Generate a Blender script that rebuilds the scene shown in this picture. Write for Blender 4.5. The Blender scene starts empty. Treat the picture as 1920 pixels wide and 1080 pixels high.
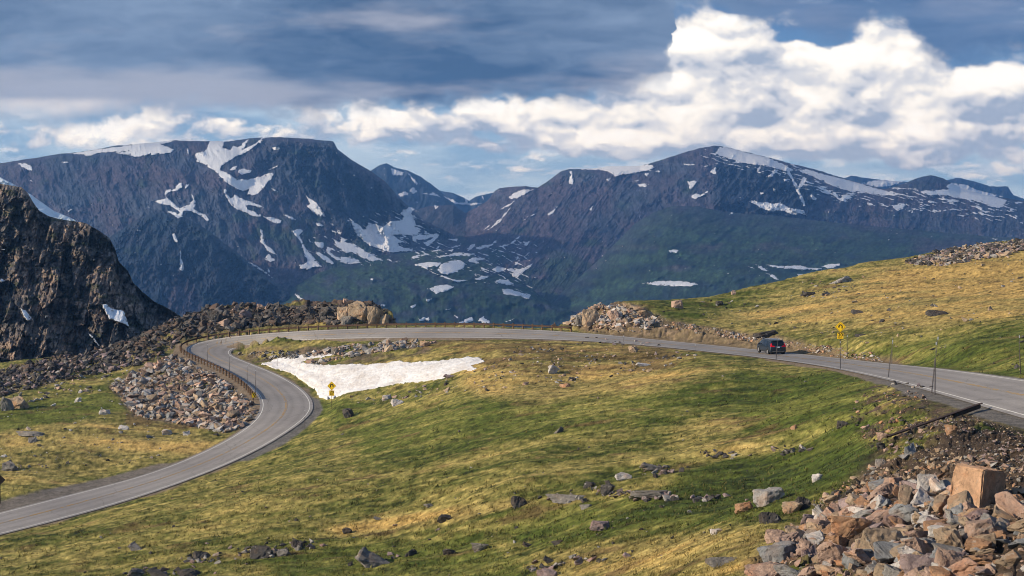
import bpy, bmesh, math, random
import numpy as np
from mathutils import Vector, Matrix
# ---------------------------------------------------------------- camera, world, sun, exposure
SC = bpy.context.scene; COL = SC.collection
FPX = 2667.0; HOR = 405.0; CAMZ = 40.0; PITCH = math.atan((540-HOR)/FPX)
cd = bpy.data.cameras.new('camera'); cd.sensor_width = 36; cd.lens = 36*FPX/1920; cd.clip_start = 1; cd.clip_end = 90000
cam = bpy.data.objects.new('camera', cd); COL.objects.link(cam)
cam.location = (0, 0, CAMZ); cam.rotation_euler = (math.pi/2-PITCH, 0, 0); SC.camera = cam
SUN_EL = math.radians(23); SUN_AZ = math.radians(-104)              # azimuth from +Y, clockwise: low on the left, a little behind
sd = Vector((math.sin(SUN_AZ)*math.cos(SUN_EL), math.cos(SUN_AZ)*math.cos(SUN_EL), math.sin(SUN_EL)))
sl = bpy.data.lights.new('sun', 'SUN'); sl.energy = 5.0; sl.color = (1, .82, .58); sl.angle = math.radians(.5); pass
so = bpy.data.objects.new('sun', sl); COL.objects.link(so); so.rotation_euler = sd.to_track_quat('Z', 'Y').to_euler(); so.location = sd*500
W = bpy.data.worlds.new('World'); SC.world = W; W.use_nodes = True
nt = W.node_tree; bg = nt.nodes['Background']; sk = nt.nodes.new('ShaderNodeTexSky')
sk.sky_type = 'NISHITA'; sk.sun_disc = False; sk.sun_elevation = SUN_EL; sk.sun_rotation = SUN_AZ % (2*math.pi); sk.altitude = 3200; sk.air_density = 1.1
nt.links.new(sk.outputs[0], bg.inputs[0]); bg.inputs[1].default_value = .13
SC.view_settings.view_transform = 'Standard'; SC.view_settings.look = 'None'; SC.view_settings.gamma = 1; SC.view_settings.exposure = .45
SC.cycles.use_denoising = True; SC.cycles.denoiser = 'OPENIMAGEDENOISE'; SC.cycles.denoising_prefilter = 'ACCURATE'; SC.cycles.max_bounces = 5; SC.cycles.diffuse_bounces = 2; SC.cycles.glossy_bounces = 2
SC.cycles.transparent_max_bounces = 6; SC.cycles.volume_bounces = 0; SC.cycles.use_adaptive_sampling = False; SC.cycles.filter_width = 1.0; SC.cycles.sample_clamp_indirect = 3
random.seed(7); RNG = np.random.default_rng(7)
DEBUG = False
# ---------------------------------------------------------------- noise and small maths
def _hash(ix, iy, seed):
    h = (ix.astype(np.int64) * 374761393 + iy.astype(np.int64) * 668265263 + seed * 1442695041) & 0xFFFFFFFF
    h = ((h ^ (h >> 13)) * 1274126177) & 0xFFFFFFFF
    return (h ^ (h >> 16)) & 0xFFFFFFFF
def pnoise(x, y, seed=0):
    x = np.asarray(x, float); y = np.asarray(y, float)
    x0 = np.floor(x); y0 = np.floor(y); fx = x - x0; fy = y - y0
    ux = fx*fx*fx*(fx*(fx*6-15)+10); uy = fy*fy*fy*(fy*(fy*6-15)+10)
    def g(ix, iy, dx, dy):
        a = _hash(ix, iy, seed) * (2*math.pi/4294967296.0)
        return np.cos(a)*dx + np.sin(a)*dy
    a = g(x0, y0, fx, fy); b = g(x0+1, y0, fx-1, fy); c = g(x0, y0+1, fx, fy-1); d = g(x0+1, y0+1, fx-1, fy-1)
    return ((a*(1-ux)+b*ux)*(1-uy) + (c*(1-ux)+d*ux)*uy) * 1.5
def fbm(x, y, o=5, seed=0, gain=.5, lac=2.03):
    s = 0; a = 1; t = 0
    for i in range(o):
        s = s + a*pnoise(x, y, seed+i*17); t += a; a *= gain; x = x*lac+3.1; y = y*lac-1.7
    return s/t
def ridged(x, y, o=5, seed=0, gain=.5, lac=2.07):
    s = 0; a = 1; t = 0
    for i in range(o):
        s = s + a*(1-2*np.abs(pnoise(x, y, seed+i*13))); t += a; a *= gain; x = x*lac+5.3; y = y*lac+1.9
    return s/t
def billow(x, y, o=5, seed=0, gain=.5, lac=2.07):
    s = 0; a = 1; t = 0
    for i in range(o):
        s = s + a*(2*np.abs(pnoise(x, y, seed+i*13))-.35); t += a; a *= gain; x = x*lac+5.3; y = y*lac+1.9
    return s/t
def sst(x, a, b):
    t = np.clip((x-a)/(b-a), 0, 1); return t*t*(3-2*t)
def mix(a, b, t):
    t = np.asarray(t)[..., None]; return np.asarray(a)*(1-t) + np.asarray(b)*t
def lin(r, g, b):                                                  # 8-bit display colour to linear
    return np.array([((c/255+.055)/1.055)**2.4 if c > 10 else c/255/12.92 for c in (r, g, b)])
# ---------------------------------------------------------------- the clouds of the sky backdrop
def interp_line(pts, x):
    p = np.array(pts, float); return np.interp(x, p[:, 0], p[:, 1])
CUMULUS = [  # centre, radii, strength of the big cumulus masses (photograph directions)
 (1330,90,120,70,1.2),(1400,130,150,80,1.3),(1560,150,190,75,1.2),(1480,230,190,60,.9),(1320,200,120,60,.9),(1620,90,90,45,.45),
 (1690,80,60,40,.6),(1820,185,150,48,1.0),(1720,230,150,55,.85),(1890,150,90,40,.8),(1330,262,230,28,.75),(1100,255,180,38,.95),
 (1180,215,120,30,.8),(1020,210,130,28,.8),(880,225,130,30,.8),(750,245,110,32,.7),(640,225,120,28,.55),(570,250,60,18,.45),
 (300,225,60,32,.9),(230,245,70,32,.85),(480,262,120,14,.5),(350,280,200,12,.3),(1000,282,160,20,.5),(1620,290,130,22,.6),(1740,310,70,22,.6),(1480,262,200,26,.5),(110,262,60,20,.7),(400,240,80,26,.45),(480,245,70,22,.35),(60,245,80,16,.25),
 (1560,265,220,26,.75),(1740,265,120,40,.7),(1700,305,60,22,.6),(1480,285,60,16,.55),(1180,298,40,9,.35),(690,262,40,14,.6),(850,268,50,12,.6),
 (1770,245,60,22,.4),(1845,290,20,10,.3),(1915,295,22,16,.5),(780,300,60,8,.1),(1690,150,80,60,.5),(1900,240,60,20,.3),
 (2100,180,250,90,1.0),(2300,260,250,60,.8),(-200,240,200,50,.7),(-500,250,200,60,.7),(1400,40,40,20,.3),(1650,8,30,12,.35)]
BLUEGAP = [(1290,285,40,10,.5),(1440,292,50,8,.5),(1620,262,30,8,.4),(1180,235,26,8,.45),(1060,232,40,7,.4),(930,255,50,8,.5),(690,235,40,10,.4),(1870,225,60,10,.4),(1560,215,40,14,.3),(1905,205,30,10,.6),(1800,330,160,26,.8),(1560,305,160,14,.6),(860,320,300,34,.9),(1000,300,100,16,.5),(700,300,60,25,.6),(120,285,40,10,.3),(1255,115,45,16,1.0),
 (1500,60,100,28,.8),(1400,10,60,15,.5),(1840,110,80,18,.7),(1560,75,60,18,.6)]
def blobs(lst, x, y):
    s = np.zeros(np.broadcast(x, y).shape)
    for cx, cy, rx, ry, w in lst:
        s += w*np.exp(-(((x-cx)/rx)**2 + ((y-cy)/ry)**2))
    return s
def cloud_height(x, y):
    wx = x + 22*fbm(x/70, y/45, 4, 5); wy = y + 14*fbm(x/70, y/45, 4, 9)
    base = blobs(CUMULUS, wx, wy) - blobs(BLUEGAP, wx, wy)
    n = billow(wx/105, wy/66, 7, 31, .47)
    n2 = fbm(x/190, y/70, 5, 77)
    return base*.8 - .34 + n*.62 + n2*.42 - (1-sst(x, 750, 1150))*.22*sst(fbm(x/75, y/38, 4, 87), -.12, .25) - .35*sst(y, 285, 345)*(1-.5*sst(x, 1500, 1700))
EDGE = [(-900,225),(-300,230),(0,222),(120,232),(250,215),(420,205),(560,218),(700,205),(950,190),(1200,180),(1250,168),(1262,120),
                        (1225,90),(1210,60),(1260,36),(1330,22),(1390,50),(1430,60),(1480,52),(1530,75),(1600,85),(1640,50),(1700,55),(1725,95),(1760,128),(1850,118),(1920,100),(2100,80),(2700,60)]
def sky_colour(x, y):
    hz = sst(y, -60, 400)
    col = mix(lin(72,112,160), lin(138,168,194), hz)
    # soft veil low down
    veil = sst(fbm(x/260+3, y/60, 5, 3)+.25*sst(y, 180, 320), -.05, .5)
    col = mix(col, lin(176,196,212), veil*.8)
    v2 = sst(fbm((x+20*fbm(x/40, y/25, 3, 6))/105, y/30, 6, 13, .6)+.12*sst(x, 900, 1500), .02, .42)*sst(y, 170, 250)
    col = mix(col, mix(lin(186,200,214), lin(236,232,226), sst(fbm(x/60, y/22, 4, 14), -.2, .4)), v2*.8)
    # cumulus with relief lit from above and a little from the left
    h = cloud_height(x, y)
    dens = sst(h, -.10, .36)
    dx, dy = 6, 11
    relief = (h - cloud_height(x-dx, y-dy))
    relief2 = (h - cloud_height(x-3*dx, y-3*dy))*.5
    lit = .38 + relief*.62 + relief2*.7 + .95*fbm(x/150, y/75, 4, 55, .45) + .12*(sst(h, .1, .9)-.3)
    lit = np.clip(lit, 0, 1)
    ccol = mix(lin(150,162,182), lin(204,205,209), sst(lit, 0, .45))
    ccol = mix(ccol, lin(246,240,230), sst(lit, .38, .82))
    ccol = mix(ccol, lin(251,248,242), sst(lit, .75, 1.05))
    col = mix(col, ccol, dens*(.93-.15*sst(y, 250, 330)))
    # the dark stratus sheet over the top
    xe = x + 26*fbm(x/70, y/60, 5, 47, .6)
    edge = np.where(np.abs(x-1300) < 250, interp_line(EDGE, xe), interp_line(EDGE, x))
    wob = 24*fbm(x/48, y/34, 6, 41, .62) + 30*fbm(x/190, y/90, 3, 43)*sst(x, 1150, 1350)
    soft = 26 + 34*np.exp(-((x-1240)/70)**2) + 26*sst(-x, -500, 0) + 10*sst(x, 1250, 1400)
    m = sst((edge - y + wob)/soft - .5*sst(cloud_height(x, y), .1, .8)*sst(x, 1150, 1300), -.6, 1.1)
    streak = fbm(x/240+.6*fbm(x/160, y/80, 3, 8), y/62+.25*fbm(x/120, y/60, 3, 18), 6, 61, .58)
    big = fbm(x/520, y/150, 4, 64)
    dark = mix(lin(62,88,122), lin(116,136,164), np.clip(.5+streak*.7+big*.8-.18*sst(x,300,900)+.12*sst(-y,-80,40), 0, 1))
    warm = sst(fbm(x/330, y/70, 5, 71)+.75*sst(y, 60, 170)*(1-sst(x, 250, 850))+.1, .1, .85)
    dark = mix(dark, lin(160,164,178), warm*.75)
    dark = mix(dark, lin(78,108,150), sst(x, 1250, 1500)*.55)
    gl = sst(y, 178, 196)*(1-sst(y, 206, 232))*(1-sst(x, 60, 330))
    dark = mix(dark, lin(226,220,216), np.clip(gl*(.75+.5*streak), 0, 1))
    col = mix(col, dark, m)
    # thin wisps across the right-hand side
    wisp = sst(fbm(x/240, y/55, 6, 91, .6), .12, .6)*sst(x, 1300, 1800)
    col = mix(col, lin(196,206,222), wisp*.6*m)
    return col
# ---------------------------------------------------------------- pixel directions to points in the place
CP, SP = math.cos(PITCH), math.sin(PITCH)
def ray(px, py):
    a = (np.asarray(px, float)-960)/FPX; b = (540-np.asarray(py, float))/FPX
    y = CP + b*SP; z = b*CP - SP
    return a/y, z/y                                                # X and Z per metre of distance ahead
def at(px, py, Y):
    u, v = ray(px, py); return np.stack(np.broadcast_arrays(u*Y, Y*1.0, CAMZ+v*Y), -1)
def pix(X, Y, Z):
    z = Z-CAMZ; f = Y*CP - z*SP; b = (Y*SP + z*CP)/f
    return 960+FPX*X/f, 540-FPX*b
def inside(poly, x, y):
    p = np.array(poly, float); r = np.zeros(x.shape, bool); j = len(p)-1
    for i in range(len(p)):
        xi, yi = p[i]; xj, yj = p[j]
        if yi != yj: r ^= ((yi > y) != (yj > y)) & (x < (xj-xi)*(y-yi)/(yj-yi)+xi)
        j = i
    return r
def sdf(poly, x, y, pad=14):                                       # signed distance in outline units, positive inside
    p = np.array(poly, float); out = np.full(x.shape, -pad, float)
    m = (x > p[:, 0].min()-pad) & (x < p[:, 0].max()+pad) & (y > p[:, 1].min()-pad) & (y < p[:, 1].max()+pad)
    if not m.any(): return out
    X = x[m]; Y = y[m]; d = np.full(X.shape, 1e9)
    for i in range(len(p)):
        a = p[i-1]; e = p[i]-a; t = np.clip(((X-a[0])*e[0]+(Y-a[1])*e[1])/max(e@e, 1e-9), 0, 1)
        d = np.minimum(d, (X-a[0]-t*e[0])**2+(Y-a[1]-t*e[1])**2)
    d = np.sqrt(d); out[m] = np.clip(np.where(inside(p, X, Y), d, -d), -pad, 1e9); return out
def soft(poly, x, y, w=12): return sst(sdf(poly, x, y, w*1.5), -w, w)
def facets(x, y, seed=0, tilt=1., crack=.35):                                 # angular blocks: every cell is a tilted plane at its own level
    ix = np.floor(x); iy = np.floor(y); best = np.full(np.shape(x), 1e9); val = np.zeros(np.shape(x)); sec = np.full(np.shape(x), 1e9)
    for dx in (-1, 0, 1):
        for dy in (-1, 0, 1):
            cx = ix+dx; cy = iy+dy; h1 = _hash(cx, cy, seed)/4294967296.; h2 = _hash(cx, cy, seed+7)/4294967296.
            h3 = _hash(cx, cy, seed+13)/4294967296.; h4 = _hash(cx, cy, seed+29)/4294967296.; h5 = _hash(cx, cy, seed+31)/4294967296.
            px = cx+h1; py = cy+h2; d = (x-px)**2+(y-py)**2
            v = (h3-.5) + tilt*((x-px)*(h4-.5)+(y-py)*(h5-.5))
            c = d < best; sec = np.where(c, best, np.minimum(sec, d)); val = np.where(c, v, val); best = np.where(c, d, best)
    return val - crack*(1-sst(np.sqrt(sec)-np.sqrt(best), 0, .14))
# ---------------------------------------------------------------- objects
def tag(o, label=None, cat=None, group=None, kind=None):
    for k, v in (('label', label), ('category', cat), ('group', group), ('kind', kind)):
        if v: o[k] = v
    return o
def link(name, me, m=None, parent=None):
    o = bpy.data.objects.new(name, me); COL.objects.link(o)
    if m is not None and me is not None: me.materials.append(m)
    if parent is not None: o.parent = parent
    return o
def empty(name, loc, rz=0):
    o = bpy.data.objects.new(name, None); COL.objects.link(o); o.location = loc; o.rotation_euler = (0, 0, rz); return o
def npmesh(name, V, F, cols=None, attrs=None, smooth=True):
    F = np.asarray(F, np.int32); n = F.shape[1]; me = bpy.data.meshes.new(name)
    me.vertices.add(len(V)); me.vertices.foreach_set('co', np.asarray(V, np.float32).ravel())
    me.loops.add(F.size); me.loops.foreach_set('vertex_index', F.ravel())
    me.polygons.add(len(F)); me.polygons.foreach_set('loop_start', np.arange(0, F.size, n, dtype=np.int32))
    me.polygons.foreach_set('loop_total', np.full(len(F), n, np.int32)); me.update(calc_edges=True)
    me.polygons.foreach_set('use_smooth', np.full(len(F), smooth, bool))
    if cols is not None:
        a = me.attributes.new('Col', 'FLOAT_COLOR', 'POINT'); c = np.ones((len(V), 4), np.float32); c[:, :3] = cols; a.data.foreach_set('color', c.ravel())
    for k, v in (attrs or {}).items():
        a = me.attributes.new(k, 'FLOAT', 'POINT'); a.data.foreach_set('value', np.asarray(v, np.float32).ravel())
    me.validate(); return me
def gridfaces(r, c):
    i = np.arange(r*c).reshape(r, c); return np.stack([i[:-1, :-1], i[:-1, 1:], i[1:, 1:], i[1:, :-1]], -1).reshape(-1, 4)
class NT:                                                          # small helper round a node tree
    def __init__(s, name):
        s.m = bpy.data.materials.new(name); s.m.use_nodes = True; s.t = s.m.node_tree; s.b = s.t.nodes['Principled BSDF']
        s.b.inputs['Roughness'].default_value = .85; s.b.inputs['Specular IOR Level'].default_value = .25
    def n(s, typ, **k):
        x = s.t.nodes.new('ShaderNode'+typ)
        for a, v in k.items():
            if hasattr(x, a): setattr(x, a, v)
            else: x.inputs[a.replace('_', ' ')].default_value = v
        return x
    def l(s, a, b): s.t.links.new(a, b)
    def noise(s, scale, detail=6, rough=.6, vec=None):
        x = s.n('TexNoise'); x.inputs['Scale'].default_value = scale; x.inputs['Detail'].default_value = detail; x.inputs['Roughness'].default_value = rough
        if vec is not None: s.l(vec, x.inputs['Vector'])
        return x.outputs['Fac']
    def rng(s, v, a, b, c, d):
        x = s.n('MapRange'); s.l(v, x.inputs[0])
        for i, q in enumerate((a, b, c, d)): x.inputs[i+1].default_value = q
        return x.outputs[0]
    def math(s, op, a, b):
        x = s.n('Math', operation=op)
        for i, q in enumerate((a, b)):
            if isinstance(q, (int, float)): x.inputs[i].default_value = q
            else: s.l(q, x.inputs[i])
        return x.outputs[0]
    def mix(s, f, a, b, mode='MIX'):
        x = s.n('MixRGB', blend_type=mode)
        for i, q in enumerate((f, a, b)):
            if isinstance(q, (int, float)): x.inputs[i].default_value = q
            elif isinstance(q, (tuple, list, np.ndarray)): x.inputs[i].default_value = (*q[:3], 1)
            else: s.l(q, x.inputs[i])
        return x.outputs[0]
    def ramp(s, v, stops):
        x = s.n('ValToRGB'); e = x.color_ramp.elements
        while len(e) < len(stops): e.new(.5)
        for k, (p, c) in enumerate(stops): e[k].position = p; e[k].color = (*c, 1)
        s.l(v, x.inputs[0]); return x.outputs[0]
    def bump(s, h, strength, dist):
        x = s.n('Bump'); x.inputs['Strength'].default_value = strength; x.inputs['Distance'].default_value = dist
        s.l(h, x.inputs['Height']); s.l(x.outputs[0], s.b.inputs['Normal'])
    def col(s, c):
        if isinstance(c, (tuple, list, np.ndarray)): s.b.inputs['Base Color'].default_value = (*c[:3], 1)
        else: s.l(c, s.b.inputs['Base Color'])
        return s.m
    def attr(s, name): return s.n('Attribute', attribute_name=name)
    def pos(s): return s.n('NewGeometry').outputs['Position']
def simple(name, c, rough=.6, metal=0, noise=None, amt=.25):
    k = NT(name); k.b.inputs['Roughness'].default_value = rough; k.b.inputs['Metallic'].default_value = metal
    if noise:
        co = k.n('TexCoord').outputs['Object']; f = k.rng(k.noise(noise, 5, .6, co), .3, .7, 1-amt, 1+amt)
        return k.col(k.mix(1, c, f, 'MULTIPLY'))
    return k.col(c)
# small mesh builder for hand-made objects
class MB:
    def __init__(s): s.bm = bmesh.new()
    def box(s, cx, cy, cz, sx, sy, sz, bev=0, M=None):
        r = bmesh.ops.create_cube(s.bm, size=1, matrix=(M or Matrix())@Matrix.Translation((cx, cy, cz))@Matrix.Diagonal((sx, sy, sz, 1)))
        if bev:
            es = list({e for v in r['verts'] for e in v.link_edges}); bmesh.ops.bevel(s.bm, geom=es, offset=bev, segments=2, affect='EDGES')
        return s
    def tube(s, a, b, r0, r1=None, seg=8):
        a, b = Vector(a), Vector(b); d = b-a; q = d.to_track_quat('Z', 'Y').to_matrix().to_4x4()
        bmesh.ops.create_cone(s.bm, cap_ends=True, segments=seg, radius1=r0, radius2=r0 if r1 is None else r1, depth=d.length, matrix=Matrix.Translation((a+b)/2)@q); return s
    def prism(s, pts, axis, t0, t1):                               # pts outline in the plane, thickness along axis
        def P(a, b, t): return {'x': (t, a, b), 'y': (a, t, b), 'z': (a, b, t)}[axis]
        v0 = [s.bm.verts.new(P(a, b, t0)) for a, b in pts]; v1 = [s.bm.verts.new(P(a, b, t1)) for a, b in pts]; n = len(pts)
        s.bm.faces.new(v0); s.bm.faces.new(v1[::-1])
        for i in range(n): s.bm.faces.new((v0[i], v1[i], v1[(i+1) % n], v0[(i+1) % n]))
        return s
    def faces(s, vs, fs):
        v = [s.bm.verts.new(p) for p in vs]
        for f in fs: s.bm.faces.new([v[i] for i in f])
        return s
    def build(s, name, m, parent=None, smooth=False):
        bmesh.ops.recalc_face_normals(s.bm, faces=s.bm.faces); me = bpy.data.meshes.new(name); s.bm.to_mesh(me); s.bm.free()
        if smooth:
            for p in me.polygons: p.use_smooth = True
        return link(name, me, m, parent)
# ---------------------------------------------------------------- sky backdrop: the clouds, thirty kilometres out
def build_sky():
    xs = np.concatenate([np.arange(-3600, -300, 60), np.arange(-300, 0, 8), np.arange(0, 1920, 1.7), np.arange(1920, 2240, 8), np.arange(2240, 5560, 60)])
    ys = np.concatenate([np.arange(-3200, -200, 60), np.arange(-200, 0, 8), np.arange(0, 400, 1.7), np.arange(400, 560, 12)])
    x, y = np.meshgrid(xs, ys); c = sky_colour(x, y); u, v = ray(x, y); far = np.minimum(12500, 430/np.maximum(v, .001)); c = c*np.exp(7.5e-5*far[..., None]*np.array([.85, .70, .50]))
    d = np.stack([u, np.ones_like(u), v], -1); d /= np.linalg.norm(d, axis=-1, keepdims=True)
    V = (d*32000).reshape(-1, 3)+np.array([0, 0, CAMZ])
    me = npmesh('sky', V, gridfaces(*x.shape), cols=c.reshape(-1, 3))
    k = NT('sky_clouds'); em = k.n('Emission'); k.l(k.attr('Col').outputs['Color'], em.inputs[0]); em.inputs[1].default_value = .92
    k.l(em.outputs[0], k.t.nodes['Material Output'].inputs[0]); k.t.nodes.remove(k.b)
    tag(link('sky', me, k.m), kind='structure')
build_sky()
# ---------------------------------------------------------------- snow fields and their outlines
def Z(ox, oy, s, lst): return [[(ox+a/s, oy+b/s) for a, b in p] for p in lst]
SNOW = Z(0, 240, 3, [
 [(470,150),(640,115),(800,90),(930,70),(1000,72),(900,90),(980,120),(960,140),(880,150),(830,150),(780,165),(700,150),(650,140),(740,128),(560,138),(490,160)],
 [(380,145),(600,112),(900,70),(935,75),(650,120),(480,147)],[(95,195),(150,200),(180,215),(182,245),(150,235),(120,215)],
 [(1180,72),(1265,70),(1250,110),(1300,125),(1310,95),(1340,110),(1380,70),(1400,65),(1370,120),(1440,85),(1480,50),(1492,56),(1440,100),(1380,140),(1310,170),(1250,210),(1240,235),(1290,260),(1340,290),(1390,290),(1440,280),(1535,248),(1538,275),(1510,300),(1480,340),(1440,375),(1390,380),(1400,345),(1360,358),(1310,330),(1260,300),(1215,245),(1150,205),(1105,190),(1100,145),(1130,135),(1160,120)],
 [(1340,230),(1370,228),(1420,240),(1400,255),(1360,262),(1340,250)],[(1290,235),(1340,205),(1330,225),(1310,240)],
 [(860,410),(900,405),(940,395),(920,370),(940,345),(985,340),(1005,310),(1025,308),(1025,335),(1000,350),(960,360),(930,375),(950,400),(985,430),(1010,450),(1040,440),(1060,435),(1085,400),(1075,365),(1090,390),(1105,425),(1090,450),(1110,470),(1160,490),(1182,525),(1165,525),(1140,500),(1080,470),(1030,465),(1030,495),(1000,510),(960,480),(940,465),(975,470),(1000,485),(1010,470),(960,440),(900,425)],
 [(1040,320),(1060,315),(1062,335),(1042,340)],
 [(1255,340),(1275,342),(1270,365),(1300,395),(1320,375),(1370,400),(1440,425),(1480,440),(1490,455),(1430,440),(1380,430),(1400,460),(1440,475),(1500,500),(1550,505),(1585,520),(1580,540),(1530,530),(1480,500),(1420,495),(1370,470),(1320,450),(1290,420),(1275,390),(1260,365)],
 [(970,588),(985,590),(1003,648),(985,640),(970,610)],[(1010,680),(1020,690),(1022,730),(1038,780),(1022,825),(1010,790),(1012,740)],
 [(1715,370),(1740,395),(1780,420),(1810,460),(1835,502),(1780,490),(1745,460),(1725,440),(1745,425)],
 [(1465,565),(1475,570),(1480,620),(1495,655),(1540,690),(1560,715),(1530,705),(1500,690),(1490,665),(1465,640)],[(1510,708),(1550,748),(1520,752),(1485,738)],
 [(1635,580),(1660,570),(1690,568),(1705,580),(1685,600),(1700,640),(1730,690),(1760,720),(1790,755),(1810,780),(1760,785),(1730,798),(1690,790),(1683,765),(1710,770),(1730,745),(1710,700),(1690,640),(1660,600)],
 [(1765,640),(1790,640),(1820,645),(1818,675),(1790,672)],[(1770,700),(1800,700),(1850,730),(1880,760),(1870,768),(1820,745)],
 [(1830,690),(1850,665),(1865,680),(1850,700),(1930,745),(1930,758),(1870,730)],[(1395,755),(1420,760),(1500,810),(1540,848),(1500,825),(1440,785)],
 [(1650,925),(1665,930),(1745,1000),(1730,1000),(1680,960)],[(1500,780),(1515,785),(1520,815),(1505,810)],[(1580,480),(1620,490),(1665,515),(1640,515)],
 [(1525,338),(1545,342),(1565,360),(1540,355)],[(1770,535),(1800,530),(1820,550),(1800,560)],[(1870,620),(1920,650),(1920,700),(1890,650)],[(1530,110),(1570,105),(1575,120),(1540,125)],
 [(1510,235),(1560,212),(1540,230)],[(380,465),(405,455),(410,460),(385,470)],[(345,190),(390,188),(380,198),(350,195)],[(165,290),(195,305),(190,312)],[(1050,115),(1060,118),(1065,145),(1055,150)],
 [(780,577),(805,576),(790,583)],[(1065,795),(1085,797),(1070,805)],[(750,700),(768,697),(755,712)]])
SNOW += Z(640, 240, 3, [
 [(280,225),(300,235),(350,250),(345,265),(290,268),(280,250)],[(370,250),(390,265),(430,310),(425,325),(400,295)],[(315,370),(360,355),(380,375),(330,385)],[(390,340),(410,330),(425,360),(400,370),(385,355)],
 [(455,370),(520,360),(560,390),(500,375)],[(520,430),(550,440),(530,458)],[(540,362),(600,393),(660,418),(790,422),(740,436),(640,428)],[(690,380),(705,385),(715,425),(700,425)],[(785,372),(803,390),(797,412)],
 [(50,510),(90,540),(130,570),(150,535),(200,540),(240,555),(270,525),(330,520),(350,500),(330,480),(350,460),(380,447),(410,450),(395,480),(410,520),(420,555),(448,570),(430,600),(395,605),(340,600),(280,600),(340,635),(360,640),(320,650),(350,675),(405,675),(400,690),(300,700),(240,690),(180,670),(130,640),(90,605),(60,550)],
 [(400,610),(440,600),(490,600),(530,590),(555,600),(520,640),(490,665),(460,650),(520,615),(450,630),(400,640)],
 [(-5,610),(40,630),(20,640),(60,650),(100,672),(90,660),(150,700),(235,742),(180,748),(120,730),(60,700),(-5,690)],[(-5,725),(50,728),(100,740),(105,758),(40,765),(-5,755)],
 [(385,730),(430,712),(490,708),(450,722),(410,735)],[(510,695),(545,690),(552,660),(540,665),(530,685)],[(540,725),(600,710),(650,700),(750,705),(740,715),(640,720)],[(590,675),(680,655),(640,672)],[(600,625),(655,622),(650,640)],[(600,690),(635,680),(620,697)],
 [(705,680),(730,655),(755,650),(740,680),(720,685)],[(745,685),(800,660),(840,655),(885,620),(870,645),(840,665),(800,675)],[(880,665),(940,655),(1005,605),(1000,620),(960,650),(910,670)],[(990,655),(1068,635),(1040,665),(1030,655)],
 [(820,578),(870,530),(955,445),(950,455),(890,530),(850,560)],[(900,455),(930,435),(980,405),(960,425),(930,445)],[(945,385),(980,360),(1020,345),(1080,345),(1030,375),(990,395),(950,400)],
 [(1020,520),(1040,500),(1090,482),(1085,492),(1040,505)],[(1155,490),(1180,468),(1212,445),(1195,475),(1170,492)],[(795,575),(840,540),(830,557)],[(1275,310),(1290,270),(1283,240),(1298,238),(1300,270),(1310,300),(1300,318)],[(1388,460),(1425,428),(1407,462)],
 [(540,800),(560,765),(620,745),(680,745),(697,765),(690,790),(640,810),(600,827),(560,820)],[(405,768),(470,755),(520,755),(560,760),(540,780),(490,780),(490,798),(450,780)],[(505,812),(560,825),(620,850),(710,858),(660,868),(600,850)],
 [(708,745),(740,728),(805,730),(800,740),(770,748),(780,765),(720,755)],[(750,850),(790,832),(830,832),(820,845),(770,858)],
 [(845,795),(880,778),(920,788),(960,790),(1000,795),(1040,775),(1080,762),(1060,785),(1030,805),(1000,830),(985,845),(960,830),(970,815),(920,800),(880,815)],[(860,865),(890,850),(940,855),(980,885),(940,885),(900,875)],
 [(480,905),(540,885),(600,882),(635,895),(600,915),(560,925),(530,935),(510,915)],[(905,905),(960,908),(1010,925),(1068,940),(1055,962),(1000,945),(910,935)],
 [(385,1010),(420,985),(440,980),(400,1014)],[(460,968),(512,958),(490,977)],[(215,990),(260,995),(240,1007)],[(585,1020),(620,1013),(605,1027)],[(620,1043),(660,1063),(655,1072)],[(430,1075),(490,1063),(500,1085),(440,1085)],[(970,770),(1000,748),(985,773)],[(1010,740),(1065,690),(1043,720)],
 [(840,695),(875,683),(850,701)],[(155,846),(177,848),(178,862)],[(450,200),(540,193),(600,205)],
 [(1330,232),(1480,208),(1600,204),(1740,206),(1765,218),(1740,240),(1690,245),(1620,262),(1590,260),(1520,275),(1535,262),(1480,240),(1400,234)],[(1485,280),(1520,278),(1500,300)],[(1660,315),(1715,310),(1718,330),(1680,330)],[(1700,255),(1735,250),(1720,275)],[(1630,297),(1680,290),(1660,303)],[(1760,245),(1800,235),(1790,250)],
 [(1840,690),(1870,682),(1895,685),(1890,700),(1850,702)],[(1695,875),(1760,864),(1830,858),(1920,861),(1985,870),(2005,880),(1960,890),(1860,888),(1760,884)],
 [(630,1110),(700,1075),(740,1060),(745,1085),(700,1098)],[(760,1080),(800,1060),(850,1098),(800,1100)],[(870,1090),(930,1088),(980,1068),(935,1092)]])
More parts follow.
